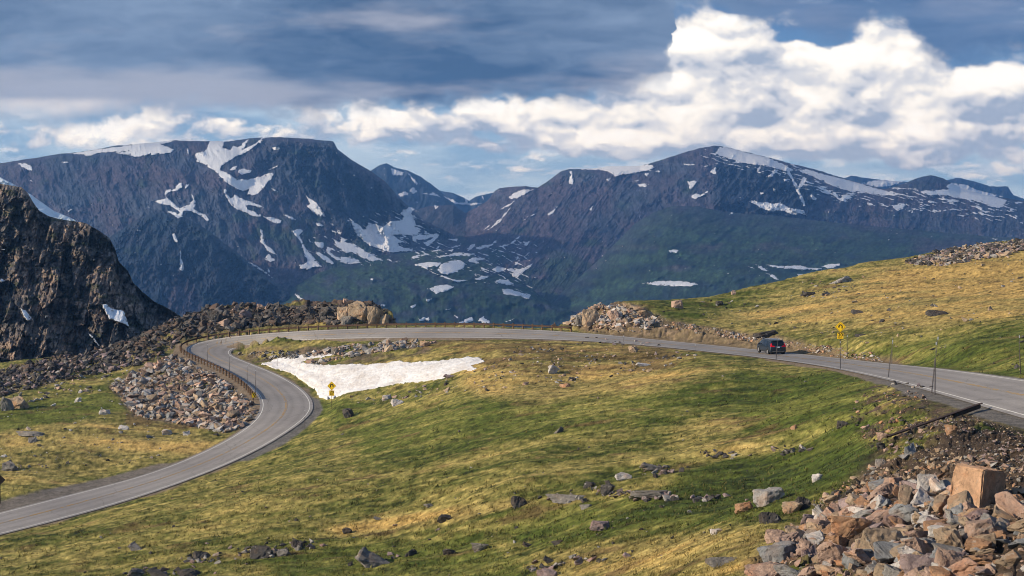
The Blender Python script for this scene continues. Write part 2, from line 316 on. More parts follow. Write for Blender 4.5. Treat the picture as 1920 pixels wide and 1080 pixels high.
SNOW += Z(1280, 240, 3, [
 [(175,150),(210,105),(240,104),(290,118),(340,132),(420,152),(480,165),(560,200),(620,235),(590,245),(530,230),(480,215),(400,205),(330,195),(280,200),(300,185),(280,175),(200,170),(230,160),(180,155)],
 [(620,235),(700,232),(800,262),(900,286),(1000,312),(1100,342),(1160,358),(1240,375),(1180,380),(1100,375),(1000,365),(900,345),(830,320),(780,295),(720,270),(690,255)],
 [(585,245),(600,240),(625,290),(650,330),(680,270),(698,285),(680,320),(655,350),(680,395),(692,440),(680,440),(660,400),(640,355),(615,300)],
 [(475,270),(500,255),(520,230),(540,235),(520,255),(505,275)],[(25,300),(75,295),(80,305),(60,330),(40,345)],[(45,390),(70,365),(100,375),(140,355),(145,362),(110,385),(70,400)],
 [(370,412),(400,405),(440,420),(480,415),(510,430),(550,415),(600,450),(680,460),(700,495),(660,480),(620,490),(570,465),(500,470),(440,450),(410,430)],
 [(750,325),(790,335),(800,345),(840,355),(820,375),(780,350)],[(840,380),(880,375),(870,390)],[(880,420),(900,375),(935,375),(955,392),(930,400),(900,410)],[(715,370),(755,395),(745,415),(725,395)],
 [(1180,440),(1215,425),(1250,430),(1240,455),(1205,468)],[(1440,460),(1458,462),(1450,471)],[(1620,466),(1670,485),(1640,484)],[(1665,456),(1730,472),(1700,480)],
 [(1320,355),(1400,350),(1500,345),(1480,330),(1510,308),(1560,320),(1600,340),(1700,365),(1820,405),(1810,440),(1780,455),(1720,430),(1640,410),(1560,395),(1480,380),(1380,378)],[(1430,396),(1500,400),(1570,412),(1500,412)],
 [(1240,378),(1340,390),(1280,392)],[(1320,398),(1370,403),(1350,408)],[(1180,333),(1300,342),(1200,343)],[(1860,412),(1925,418),(1880,427)],[(1865,490),(1885,495),(1880,512)],
 [(1000,310),(1080,295),(1200,292),(1245,300),(1180,327),(1100,332),(1040,320)],[(1530,310),(1600,320),(1650,345),(1720,365),(1800,385),(1740,385),(1640,370)],
 [(0,200),(70,205),(30,213)],[(90,215),(155,205),(140,216)],[(150,240),(190,220),(185,265),(165,255)],[(270,470),(285,480),(270,486)],[(435,358),(460,368),(440,374)],[(505,338),(530,350),(515,362)],[(560,283),(595,290),(575,300)],[(570,348),(590,355),(578,367)],[(418,225),(440,218),(425,250)],[(315,386),(335,390),(320,398)],
 [(465,770),(560,777),(660,772),(700,786),(800,790),(760,799),(640,793),(520,785)],[(780,782),(820,765),(880,763),(887,774),(830,790)],[(400,766),(440,775),(490,807),(450,800)],[(365,773),(410,790),(380,787)],[(468,818),(510,824),(540,852),(520,854)],
 [(1740,622),(1775,625),(1760,630)],[(1790,632),(1830,634),(1810,640)],[(640,820),(700,824),(665,836)]])
SNOW += [[(190,570),(200,570),(207,578),(232,583),(238,600),(242,613),(230,607),(205,598)],[(38,578),(48,582),(62,600),(52,602),(44,592)],[(-4,520),(14,526),(2,530)],[(165,625),(172,628),(190,652),(182,645)],[(81,592),(92,592),(86,597)]]
def snow_value(x, y):
    wx = x + 2.6*fbm(x/6, y/6, 4, 3); wy = y + 1.8*fbm(x/6, y/4, 4, 4); s = np.full(x.shape, -9.)
    for p in SNOW: s = np.maximum(s, sdf(p, wx, wy, 9))
    holes = fbm(x/9, y/3.5, 4, 15, .6); bits = fbm(x/4.5, y/2.2, 3, 19, .6)-.45
    st = fbm((x+1.4*y)/34, (y-.45*x)/4.2, 4, 25, .6)*soft([(660,400),(780,380),(850,460),(1010,440),(1010,560),(860,520),(720,500),(560,500),(560,440)], x, y, 25)
    s2 = fbm((x+2*y)/36, (y-.30*x)/3.6, 4, 26, .6)*soft([(1300,275),(1380,280),(1560,325),(1620,345),(1900,375),(1920,420),(1700,400),(1560,380),(1450,335),(1320,300)], x, y, 12)
    s3 = fbm(x/11, y/5, 5, 27, .65)*(y < 520)
    s = np.maximum(s, 16*(st-.24)); s = np.maximum(s, 16*(s2-.17)); s = np.maximum(s, 14*(s3-.44))
    return s - 3.2*sst(holes, .16, .42) + np.where(s > -8, 1.6*np.clip(bits, 0, 1), 0)
# ---------------------------------------------------------------- far mountain material: rock, tundra and snow
def mountain_mat(name, bump=6.):
    k = NT(name); c = k.attr('Col').outputs['Color']; p = k.pos()
    f1 = k.rng(k.noise(.018, 8, .7, p), .32, .68, .62, 1.38); f2 = k.rng(k.noise(.09, 6, .7, p), .3, .7, .72, 1.28)
    c = k.mix(1, c, f1, 'MULTIPLY'); c = k.mix(1, c, f2, 'MULTIPLY')
    s = k.math('ADD', k.attr('snow').outputs['Fac'], k.rng(k.noise(.05, 6, .7, p), .25, .75, -1.5, 1.5))
    s = k.rng(s, -.15, .3, 0, 1); c = k.mix(s, c, (.88, .89, .92)); k.bump(k.noise(.03, 8, .75, p), .9, bump); return k.col(c)
MM = mountain_mat('mountain_rock')
ROCK = np.array([.048, .058, .084]); PURP = np.array([.070, .057, .077]); DARK = np.array([.014, .026, .044]); GREEN = np.array([.025, .049, .029]); SCREE = np.array([.095, .09, .11])
def loft(name, curves, step, rows, relief, colour, x0, x1, behind=(1200, .35), blur=2, kind='structure', mat=None, flat=False):
    xs = np.arange(x0, x1+.1, step); C = []
    for cv in curves:
        p = np.array(cv, float); C.append((np.interp(xs, p[:, 0], p[:, 1]), np.interp(xs, p[:, 0], p[:, 2])))
    py = []; yy = []
    for i, n in enumerate(rows):
        for t in np.arange(n)/n: py.append(C[i][0]*(1-t)+C[i+1][0]*t); yy.append(C[i][1]*(1-t)+C[i+1][1]*t)
    py.append(C[-1][0]); yy.append(C[-1][1]); py = np.array(py); yy = np.array(yy)
    for _ in range(blur*4):
        py[1:-1] = (py[:-2]+2*py[1:-1]+py[2:])/4; yy[1:-1] = (yy[:-2]+2*yy[1:-1]+yy[2:])/4
    py[0] += 1.0*fbm(xs/9, xs*0, 4, 11)+.9*fbm(xs/28, xs*0, 3, 12)
    X = np.broadcast_to(xs, py.shape); t = np.linspace(0, 1, len(py))[:, None]*np.ones_like(py)
    sn = snow_value(X, py); rl = relief(X, py, t); sm = rl.copy()                      # snow fills the hollows: smoother and a little proud of the rock
    for q_ in (1, 2, 4, 5):
        for ax in (0, 1): sm = (np.roll(sm, q_, ax)+sm+np.roll(sm, -q_, ax))/3
    ms = .8*sst(sn, -1.2, 1.2); yd = yy + (rl*(1-ms)+(np.minimum(sm, rl+14)-16)*ms)*sst(t, -.02, .05)
    P = at(X, py, yd); col = colour(X, py, t)*np.clip(1.05+1.5*fbm(X/4.5, py/4.5, 4, 333, .7)+.9*ridged(X/13+py/40, py/26, 4, 335)-.3, .25, 2.8)[..., None]
    B = []                                                         # the far side falls away behind the crest
    for j in range(1, 5):
        b = P[0].copy(); d = behind[0]*j/4*(.9+.2*pnoise(xs/60, xs*0+j, 5)); b[:, 0] *= (b[:, 1]+d)/b[:, 1]; b[:, 1] += d; b[:, 2] -= d*behind[1]*(.5+.5*j/4); B.append(b)
    nb = len(B); V = np.concatenate([np.array(B[::-1]), P]); col = np.concatenate([np.repeat(col[:1], nb, 0), col]); sn = np.concatenate([np.full((nb, len(xs)), -5.), sn])
    me = npmesh(name, V.reshape(-1, 3), gridfaces(V.shape[0], V.shape[1])[:, ::-1], cols=col.reshape(-1, 3), attrs={'snow': sn}, smooth=not flat)
    return tag(link(name, me, mat or MM), kind=kind)
def crag(x, y, sd): return facets(x/15, y/21, sd, 1.1)*26+facets(x/6.5, y/9, sd+1, 1.1)*13+facets(x/3.2, y/4, sd+2, 1)*5
def gully(x, y, seed, sx=34, sy=90, slant=.0):
    a = x + slant*y; wx = a + 10*fbm(x/50, y/50, 3, seed+1)
    return ridged(wx/sx, y/sy, 5, seed, .55)
# left massif: flat plateau top, snow gully and a long right-hand shoulder
def rel_m1(x, y, t):
    g = gully(x, y, 21, 40, 120, -.35)*80 + ridged(x/110, y/110, 4, 5)*150 + fbm(x/9, y/9, 4, 8)*20 + ridged(x/15+y/60, y/60, 3, 28)*(8+22*soft([(480,262),(625,262),(700,330),(780,400),(730,480),(640,430),(560,330)], x, y, 20))
    cliff = soft([(480,262),(625,262),(700,330),(780,400),(730,480),(640,430),(560,330)], x, y, 20)
    return -g*(.55+.75*cliff)-crag(x, y, 801)*(.25+.9*cliff)
def col_m1(x, y, t):
    c = mix(ROCK, PURP, sst(fbm(x/90, y/60, 5, 1), -.3, .35))
    c = mix(c, DARK, soft([(480,275),(620,265),(660,310),(760,400),(700,470),(640,430),(540,330),(470,300)], x, y, 25)*.75)
    c = mix(c, GREEN, sst(fbm(x/50, y/30, 4, 2)+.5*soft([(440,400),(620,420),(720,480),(640,520),(520,480)], x, y, 30)-.1, .1, .5)*.8)
    c = mix(c, SCREE*.9, sst(fbm(x/26, y/70, 4, 3), .15, .6)*.45)
    return mix(c, PURP*.8, soft([(340,262),(395,264),(380,300),(355,290)], x, y, 8)*.7)
loft('mountain', [[(-700,360,6100),(-400,330,6000),(-150,312,5900),(0,306,5800),(60,297,5750),(115,288,5700),(150,285,5700),(220,273,5600),(300,266,5500),(330,263,5500),(350,264,5480),(430,265,5450),(470,259,5450),(520,257,5400),(575,260,5400),(625,265,5350),(633,280,5350),(660,300,5350),(700,324,5350),(722,340,5350),(750,372,5350),(790,410,5300),(850,440,5250)],
 [(-700,430,5500),(0,400,5300),(200,390,5100),(340,360,5000),(430,330,5100),(520,330,5150),(640,340,5200),(700,370,5250),(760,420,5250),(850,452,5200)],
 [(-700,520,5000),(0,500,4800),(300,480,4650),(450,460,4650),(600,440,4750),(700,452,4900),(850,470,5000)],
 [(-700,640,4300),(0,640,4200),(400,600,4100),(560,560,4100),(650,520,4250),(760,490,4600),(850,490,4800)]], 1.7, (60, 75, 80), rel_m1, col_m1, -620, 850, flat=True)
# darker buttress in front of it
def rel_b(x, y, t): return -(gully(x, y, 33, 30, 60, .5)*50 + ridged(x/80, y/80, 4, 6)*75 + fbm(x/7, y/7, 4, 9)*16 + crag(x, y, 821)*.7 + ridged(x/12+y/40, y/30, 3, 30)*11)
def col_b(x, y, t):
    c = mix(ROCK*.72, DARK*1.2, sst(fbm(x/40, y/60, 5, 12), -.35, .3)); c = mix(c, GREEN*.9, sst(fbm(x/60, y/35, 4, 13), .05, .5)*.6)
    return mix(c, PURP*1.1, soft([(335,500),(345,500),(385,590),(300,590)], x, y, 12)*.8)
loft('mountain', [[(-500,560,4300),(0,540,4300),(120,500,4300),(180,462,4300),(220,435,4300),(262,408,4280),(300,398,4250),(345,406,4200),(385,428,4150),(420,455,4100),(455,482,4050),(500,520,4000),(545,552,3950),(590,592,3900),(640,630,3900)],
 [(-500,600,4100),(0,580,4100),(200,500,4080),(300,470,4050),(400,500,3980),(500,560,3900),(640,640,3850)],[(-500,680,3700),(0,670,3650),(300,660,3600),(640,670,3600)]], 1.8, (35, 60), rel_b, col_b, -400, 640, behind=(500, .6), flat=True)
# pointed peak further up the valley, and the last cliffs beyond
def rel_f(x, y, t): return -(gully(x, y, 51, 22, 60, .3)*75 + ridged(x/50, y/50, 4, 7)*90)
def col_f(x, y, t): return mix(DARK*1.3, ROCK, sst(fbm(x/25, y/25, 5, 14), -.3, .4))
loft('mountain', [[(560,420,9300),(640,362,9200),(680,330,9100),(700,317,9100),(712,309,9100),(725,306,9100),(738,313,9100),(765,320,9000),(790,332,9000),(815,350,8900),(836,368,8900),(850,382,8800),(870,397,8800),(905,410,8700),(960,425,8600)],
 [(560,460,8600),(725,380,8300),(840,400,8200),(960,440,8200)],[(560,520,7600),(960,500,7600)]], 1.5, (50, 40), rel_f, col_f, 570, 960)
loft('mountain', [[(700,390,11500),(800,362,11500),(822,357,11300),(850,362,11000),(868,370,11000),(880,377,11000),(893,368,11000),(920,362,11000),(940,360,11000),(975,372,11000),(1060,400,11000)],[(700,440,10300),(1060,440,10300)]], 1.6, (40,), rel_f, lambda x, y, t: col_f(x, y, t)*1.1, 700, 1060)
loft('mountain', [[(1480,380,10600),(1585,334,10600),(1596,329,10600),(1620,333,10600),(1650,337,10600),(1700,341,10600),(1760,350,10600),(1850,380,10600)],[(1480,430,9900),(1850,430,9900)]], 1.6, (40,), rel_f, col_f, 1480, 1850)
loft('mountain', [[(1700,380,10000),(1745,350,10000),(1775,338,10000),(1795,333,10000),(1830,341,10000),(1855,349,10000),(1890,350,10000),(1900,366,10000),(1925,374,10000),(2400,400,10000)],[(1700,430,9300),(2400,440,9300)]], 1.6, (40,), rel_f, col_f, 1700, 2400)
# right massif: dark headwall, the peak with its snow ramp, the small cone
CLIFF2 = [(1340,310),(1420,303),(1500,320),(1540,360),(1520,400),(1440,405),(1380,392),(1330,380)]
def rel_m2(x, y, t):
    left = 1-sst(x, 1150, 1300)
    g = gully(x, y, 61, 38, 130, .75)*left*60 + gully(x, y, 62, 26, 90, 0)*(1-left)*40 + ridged(x/120, y/100, 4, 15)*150 + fbm(x/8, y/8, 4, 16)*20 + ridged((x+.8*y)/15, y/70, 3, 29)*(10+26*soft(CLIFF2, x, y, 10))
    return -g*(.6+.8*soft(CLIFF2, x, y, 15))-crag(x, y, 811)*(.3+1.1*soft(CLIFF2, x, y, 15))
def col_m2(x, y, t):
    c = mix(ROCK, PURP, sst(fbm(x/80, y/50, 5, 21)+.3*(1-sst(x, 1000, 1200)), -.3, .4))
    c = mix(c, DARK*1.1, soft(CLIFF2, x, y, 10)*.7); c = mix(c, DARK, soft([(760,390),(870,385),(860,420),(800,455),(770,440)], x, y, 14)*.8)
    c = mix(c, SCREE, sst(fbm((x+.8*y)/16, (y-.8*x)/160, 4, 23), .1, .6)*.55*(1-sst(x, 1200, 1400)))
    c = mix(c, GREEN, sst(fbm(x/60, y/30, 4, 24)+.7*sst(y, 400, 560)-.15, .1, .55)*.85*(1-soft(CLIFF2, x, y, 10)))
    return c
loft('mountain', [[(700,420,6900),(770,398,6900),(800,387,6900),(850,384,6800),(862,394,6800),(873,400,6800),(893,389,6750),(913,377,6700),(928,358,6600),(936,353,6600),(950,351,6600),(985,349,6500),(1008,352,6500),(1030,338,6500),(1050,322,6500),(1068,317,6500),(1110,316,6500),(1140,312,6500),(1200,311,6500),(1240,300,6500),(1285,285,6500),(1320,276,6500),(1342,273,6500),(1360,275,6500),(1390,283,6450),(1440,295,6400),(1480,306,6400),(1530,318,6400),(1600,340,6400),(1660,355,6300),(1690,346,6300),(1720,334,6300),(1745,328,6300),(1768,334,6300),(1800,351,6300),(1840,364,6200),(1900,374,6200),(2000,385,6200),(2500,400,6200)],
 [(700,450,6300),(850,440,6100),(873,440,6100),(950,415,6000),(1050,400,6000),(1200,370,6050),(1340,310,6200),(1440,320,6150),(1600,370,6000),(1800,390,5900),(2500,410,5800)],
 [(700,480,5700),(850,465,5500),(1000,480,5300),(1200,470,5350),(1340,392,5750),(1440,408,5700),(1600,440,5500),(1900,450,5400),(2500,450,5400)],
 [(700,520,5000),(850,490,4950),(1000,570,4500),(1200,600,4300),(1600,600,4300),(2500,600,4300)]], 1.7, (50, 60, 70), rel_m2, col_m2, 700, 2500, flat=True)
# long green shoulder below the right massif
def rel_p(x, y, t): return -(ridged(x/150, y/60, 4, 71)*60 + ridged((x+1.5*y)/38, y/40, 4, 73)*20 + fbm(x/30, y/12, 5, 72)*26 + fbm(x/5, y/3, 3, 74)*7)
def col_p(x, y, t):
    c = mix(GREEN, GREEN*1.5, sst(fbm(x/90, y/25, 5, 31), -.3, .4)); c = mix(c, DARK*1.1, sst(fbm(x/45, y/15, 5, 32, .62), -.05, .4)*.8)
    c = mix(c, ROCK*.9, (1-sst(t, .0, .22))*.9*(.6+.8*fbm(x/30, y/12, 4, 34)))
    return mix(c, PURP, sst(fbm(x/120, y/30, 4, 33)+.35*sst(x, 1600, 1900)*(1-sst(y, 450, 520)), .15, .55)*.7)
loft('hill', [[(980,600,4300),(1020,575,4500),(1070,535,4700),(1130,480,4850),(1190,420,4950),(1225,398,5000),(1262,386,5000),(1310,387,5000),(1360,398,5000),(1450,404,5000),(1560,417,4950),(1700,430,4900),(1850,443,4900),(1920,446,4900),(2500,460,4900)],
 [(980,630,4000),(1100,560,4150),(1250,470,4300),(1400,470,4300),(1900,490,4300),(2500,500,4300)],[(980,660,3200),(1200,560,3700),(1400,520,3800),(1900,520,3800),(2500,530,3800)],[(980,700,2600),(2500,700,2600)]], 2.2, (40, 40, 60), rel_p, col_p, 980, 2500, behind=(400, .3))
# knolls on the valley floor and the slope leading down to them
def rel_v(x, y, t): return -(ridged(x/70, y/30, 5, 81)*55 + fbm(x/14, y/9, 5, 82)*16)
def col_v(x, y, t):
    c = mix(GREEN*1.1, ROCK*.75, sst(fbm(x/40, y/20, 5, 41), -.1, .45)); return mix(c, DARK, sst(fbm(x/24, y/14, 5, 42), .05, .5)*.7)
loft('hill', [[(300,640,4000),(480,590,4000),(530,560,4000),(560,532,4050),(600,510,4100),(650,495,4200),(700,480,4350),(760,474,4450),(830,468,4500),(880,476,4450),(930,500,4300),(980,530,4200),(1020,560,4100),(1080,600,4000),(1300,620,4000)],
 [(300,660,3700),(560,560,3800),(700,505,3950),(830,490,4050),(930,530,3950),(1080,610,3800),(1300,640,3800)],[(300,680,3300),(560,585,3500),(700,550,3600),(850,540,3650),(1000,560,3600),(1300,650,3400)],
 [(300,720,2700),(1300,720,2700)]], 1.8, (40, 50, 60), rel_v, col_v, 300, 1300, behind=(500, .25))
def valley():
    ys = np.geomspace(420, 6000, 60); us = np.linspace(-.9, .9, 80); U, Y = np.meshgrid(us, ys); X = U*Y
    Zv = CAMZ - 90 - 380*sst(Y, 420, 2600) + 25*fbm(X/300, Y/300, 4, 90) + 350*sst(np.abs(U), .5, .9)*sst(Y, 2000, 6000)
    c = mix(GREEN, DARK, sst(fbm(X/200, Y/200, 4, 91), -.3, .4))
    me = npmesh('valley', np.stack([X, Y, Zv], -1).reshape(-1, 3), gridfaces(60, 80), cols=c.reshape(-1, 3), attrs={'snow': np.full(X.size, -5.)}); tag(link('valley_ground', me, MM), kind='structure')
valley()
# the broken cliff across the gap on the left, with its snow cornice
def rel_c(x, y, t):
    w = x+.22*y+3*fbm(x/24, y/24, 4, 2); v = y-.15*x+4*fbm(x/20, y/20, 4, 6)
    f = facets(w/36, v/95, 3, 1.5, 0)*13 + facets(w/15, v/26, 5, 1.4, .05)*6 + facets((w+.3*v)/7, v/12, 7, 1.3, .12)*3 + facets(w/3.2, v/5, 8, 1.2, .2)*1.3
    joint = ridged((w+.05*v)/13, v/120, 3, 41)*3.2 + ridged(v/30, w/110, 2, 43)*2.0
    return -f + joint - fbm((x-.35*y)/110, y/160, 3, 4)*20 - fbm(x/9, y/9, 4, 44)*2
def col_c(x, y, t):
    v = facets(x/9, y/15, 17, 0.)+.5*facets(x/4, y/6, 19, 0)+.8*fbm(x/50, y/70, 4, 18)
    c = mix(np.array([.085, .072, .066]), np.array([.34, .245, .18]), sst(v, -.6, .8)); c = mix(c, np.array([.07, .075, .078]), sst(fbm(x/60, y/60, 4, 51)+.2*sst(x, 120, 300), -.1, .4)*.65)
    led = sst(fbm(x/40, y/11, 5, 52), .12, .4); return mix(c, np.array([.045, .05, .02]), led*.85)
KC = NT('cliff_rock'); _p = KC.pos(); _c = KC.mix(1, KC.attr('Col').outputs['Color'], KC.rng(KC.noise(.9, 7, .7, _p), .3, .7, .55, 1.45), 'MULTIPLY')
_s = KC.rng(KC.math('ADD', KC.attr('snow').outputs['Fac'], KC.rng(KC.noise(1.2, 4, .6, _p), .25, .75, -.8, .8)), -.1, .2, 0, 1)
KC.bump(KC.noise(1.1, 8, .75, _p), .9, .5); KC.col(KC.mix(_s, _c, (.75, .79, .85)))
loft('cliff', [[(-420,250,640),(-200,290,610),(-60,325,590),(0,344,580),(22,348,578),(40,351,575),(52,362,572),(62,379,570),(74,395,569),(90,405,567),(112,411,566),(140,415,562),(160,418,560),(182,430,556),(205,446,552),(217,470,548),(222,490,545),(240,508,540),(250,530,535),(268,548,530),(290,566,525),(315,578,520),(350,600,512),(380,640,505)],
 [(-420,450,540),(0,480,530),(100,500,525),(200,540,515),(300,610,500),(380,660,495)],[(-420,760,420),(0,740,430),(200,720,440),(380,710,450)]], 1.25, (140, 150), rel_c, col_c, -300, 380, behind=(120, .5), blur=1, mat=KC.m, flat=True)
KI = simple('old_snow', (.66, .76, .84), .6, 0, .05, .12)
cor = loft('snow_cornice', [[(-200,268,720),(-60,318,700),(0,332,690),(25,345,685),(60,366,680),(100,395,675),(130,407,670),(143,414,668)],[(-200,300,690),(0,362,670),(60,392,660),(100,412,655),(143,420,650)],[(-200,420,640),(143,430,640)]], 1.5, (30, 10),
 lambda x, y, t: -4*fbm(x/30, y/10, 4, 99)-2*ridged((x+y)/14, (y-x)/60, 3, 98), lambda x, y, t: mix(np.array([.6, .7, .8]), np.array([.7, .75, .8]), t), -150, 143, behind=(80, .3), mat=KI)
# ---------------------------------------------------------------- the road: inner line (px,py,distance) and outer line (px,py)
ST = [((2130,838,62),(2330,768)), ((2020,806,68),(2180,746)), ((1920,778,75),(2050,733)), ((1840,756,82),(1960,722)), ((1755,733,92),(1868,706)), ((1669,708,115),(1765,691)), ((1580,691,135),(1690,686)), ((1520,681,144),(1610,677)),
 ((1450,672,155),(1545,669)), ((1350,661,170),(1440,658)), ((1240,649,184),(1325,647)), ((1150,641,195),(1215,636)), ((1060,636,204),(1115,626)), ((960,633,211),(1005,617.5)), ((850,631.5,218),(880,614)), ((740,632,226),(745,614.5)),
 ((640,633.5,233),(610,618)), ((560,636.5,239),(505,625)), ((490,641.5,243),(430,631)), ((447,648,245),(380,639.5)), ((426,655.5,244),(349,650)), ((423,662,241),(345,658)), ((432,669.5,234),(362,669)), ((465,681.5,224),(393,681.5)), ((510,697,214),(430,698)),
 ((545,716,206),(461,714.5)), ((570,733,200),(481,731)), ((584,752,193),(494,746)), ((586,769,186),(498,762)), ((570,786,180),(490,783)), ((540,807,174),(465,806)), ((495,836,167),(415,835)), ((440,865,160),(345,867)), ((367,893,154),(270,896)), ((290,921,148),(190,914)),
 ((200,950,143),(95,938)), ((90,978,138),(-15,968)), ((-30,1008,133),(-140,998)), ((-160,1040,128),(-270,1030))]
RW = 7.0
inn = np.array([at(a[0], a[1], a[2]) for a, b in ST]); out = []
for (a, b), p in zip(ST, inn):
    Ys = np.linspace(a[2]-14, a[2]+14, 2801); q = at(b[0], b[1], Ys); d = np.hypot(q[:, 0]-p[0], q[:, 1]-p[1])
    s = np.sign(RW-d); idx = np.where(s[1:] != s[:-1])[0]
    far = a[0] > 430 and b[1] < a[1]
    k = idx[-1] if (len(idx) and far) else (idx[np.argmin(abs(Ys[idx]-a[2]-(1.5 if a[0] < 700 else 0)))] if len(idx) else np.argmin(abs(d-RW)))
    out.append(q[k])
out = np.array(out)
def smooth_path(P, step, it=3, w=.25):
    P = P.copy()
    for _ in range(it): P[1:-1] = P[1:-1]*(1-2*w)+w*(P[:-2]+P[2:])
    s = np.concatenate([[0], np.cumsum(np.linalg.norm(np.diff(P, axis=0), axis=1))]); return P, s
def catmull(P, n):
    Q = []; E = np.concatenate([[2*P[0]-P[1]], P, [2*P[-1]-P[-2]]])
    for i in range(len(P)-1):
        a, b, c, d = E[i:i+4]
        for t in np.arange(n)/n: Q.append(.5*((2*b)+(c-a)*t+(2*a-5*b+4*c-d)*t*t+(3*b-a-3*c+d)*t**3))
    Q.append(P[-1]); return np.array(Q)
# smooth distances only a little so that the outlines keep their places
for arr in (inn, out):
    for _ in range(2): arr[1:-1] = arr[1:-1]*.6+.2*(arr[:-2]+arr[2:])
RI, RO = catmull(inn, 14), catmull(out, 14)
RC = (RI+RO)/2; RS = np.concatenate([[0], np.cumsum(np.linalg.norm(np.diff(RC, axis=0), axis=1))])
if DEBUG:
    for (a, b), p, q in zip(ST, inn, out): print(a, b, 'in', p.round(1), 'out', q.round(1), 'w', round(float(np.hypot(*(p-q)[:2])), 2))
# ---------------------------------------------------------------- the lie of the near ground: control points (px, py, distance)
CTRL = [(0,1080,105),(250,1080,98),(500,1080,90),(750,1080,82),(960,1080,74),(1200,1080,60),(1400,1080,47),(1600,1080,36),(1750,1080,31),(1920,1080,27),(2150,1080,24),(1400,1200,36),(1920,1250,20),(960,1250,54),(400,1250,66),(-200,1200,84),
 (-300,1080,105),(-300,960,138),(0,1010,127),(187,965,134),(250,945,138),(330,925,142),(450,885,149),(560,835,160),(620,800,170),(650,770,178),(620,766,182),(1920,960,36),(1830,966,41),(1700,960,47),(1550,960,60),(1620,880,66),(1640,830,74),(1600,790,90),(1680,760,90),(1780,800,68),(1920,850,52),(2100,900,45),(1850,850,58),(1750,880,58),
 (1450,940,66),(1400,1000,58),(1300,1000,68),(1200,940,81),(1000,1000,84),(960,900,100),(700,1000,100),(600,900,122),(960,760,142),(800,850,127),(750,800,150),(1300,850,98),(1300,760,122),(1150,850,105),(1100,720,158),(1300,700,145),(1450,740,123),(1480,850,90),(1500,900,78),
 (960,700,167),(960,660,188),(1100,665,180),(800,740,170),(700,745,184),(640,745,190),(900,690,176),(750,700,193),(650,690,206),(560,680,221),(520,676,225),(600,655,226),(480,650,238),(700,652,218),(800,652,207),(860,648,203),
 (450,790,183),(480,790,179),(400,800,183),(300,790,190),(330,740,203),(390,730,205),(420,715,208),(340,690,224),(320,665,238),(250,730,214),(200,760,200),(100,760,205),(0,780,196),(-200,800,190),(200,820,178),(0,860,172),(-200,900,160),(350,850,168),(200,880,163),(50,920,150),
 (100,710,228),(0,720,232),(-200,740,235),(200,690,236),(280,655,246),(0,690,255),(-200,700,260),(150,672,256),(250,640,262),(330,603,264),
 (380,600,262),(430,580,270),(420,618,253),(500,584,268),(560,578,266),(560,606,252),(640,573,262),(690,572,258),(690,603,244),(735,604,246),
 (1060,604,228),(1130,582,227),(1200,572,225),(1250,573,228),(1300,565,236),(1400,547,246),(1500,521,256),(1600,499,262),(1700,484,266),(1800,468,268),(1920,452,270),(2150,425,272),(2400,400,270),
 (1200,612,208),(1300,622,196),(1300,600,212),(1400,640,182),(1400,600,206),(1500,650,166),(1500,600,196),(1500,560,228),(1600,655,152),(1600,600,184),(1600,540,228),(1750,660,128),(1750,600,165),(1700,540,220),(1850,520,226),(1920,680,104),(1920,600,146),(1920,540,200),(2150,650,100),(2150,560,170),(2150,500,215)]
cp = np.array([at(*c) for c in CTRL])
for P, e in ((inn, -1), (out, 1)):
    g = P[::1]; cp = np.concatenate([cp, g+np.array([0, 0, -.12])])
def warpc(X, Y): return np.stack([X/Y*4.2, np.log(Y)*2.3], -1)
def kern(r2): return .5*r2*np.log(r2+1e-9)
A = warpc(cp[:, 0], cp[:, 1]); n = len(A); R2 = ((A[:, None]-A[None])**2).sum(-1); K = kern(R2)+np.eye(n)*2e-4
Pm = np.concatenate([np.ones((n, 1)), A], 1); M = np.block([[K, Pm], [Pm.T, np.zeros((3, 3))]])
wts = np.linalg.solve(M, np.concatenate([cp[:, 2], np.zeros(3)]))
def base_exact(X, Y):
    sh = np.shape(X); Q = warpc(np.ravel(X), np.ravel(Y)); r = np.empty(len(Q))
    for i in range(0, len(Q), 40000):
        q = Q[i:i+40000]; d = kern(((q[:, None]-A[None])**2).sum(-1)); r[i:i+40000] = d@wts[:n]+wts[n]+q@wts[n+1:]
    return r.reshape(sh)
_gu = np.linspace(-1.1, 1.1, 420); _gl = np.linspace(math.log(14), math.log(600), 300); _GU, _GL = np.meshgrid(_gu, _gl); _GZ = base_exact(_GU*np.exp(_GL), np.exp(_GL))
def base_z(X, Y):
    a = np.clip((X/Y-_gu[0])/(_gu[1]-_gu[0]), 0, 418.99); b = np.clip((np.log(Y)-_gl[0])/(_gl[1]-_gl[0]), 0, 298.99); i = a.astype(int); j = b.astype(int); a = a-i; b = b-j
    return (_GZ[j, i]*(1-a)+_GZ[j, i+1]*a)*(1-b)+(_GZ[j+1, i]*(1-a)+_GZ[j+1, i+1]*a)*b
ob = [(pix(*(q))[0], q[1]+5) for q in RO if 745 < pix(*q)[0] < 1050]; ob.sort()
BRINK = [(-900,268),(0,262),(150,262),(250,265),(330,268),(430,274),(560,270),(690,262),(735,252)]+[ob[i] for i in range(0, len(ob), 8)]+[(1075,230),(1200,230),(1300,240),(1500,258),(1700,268),(1920,272),(2400,274),(3200,270)]
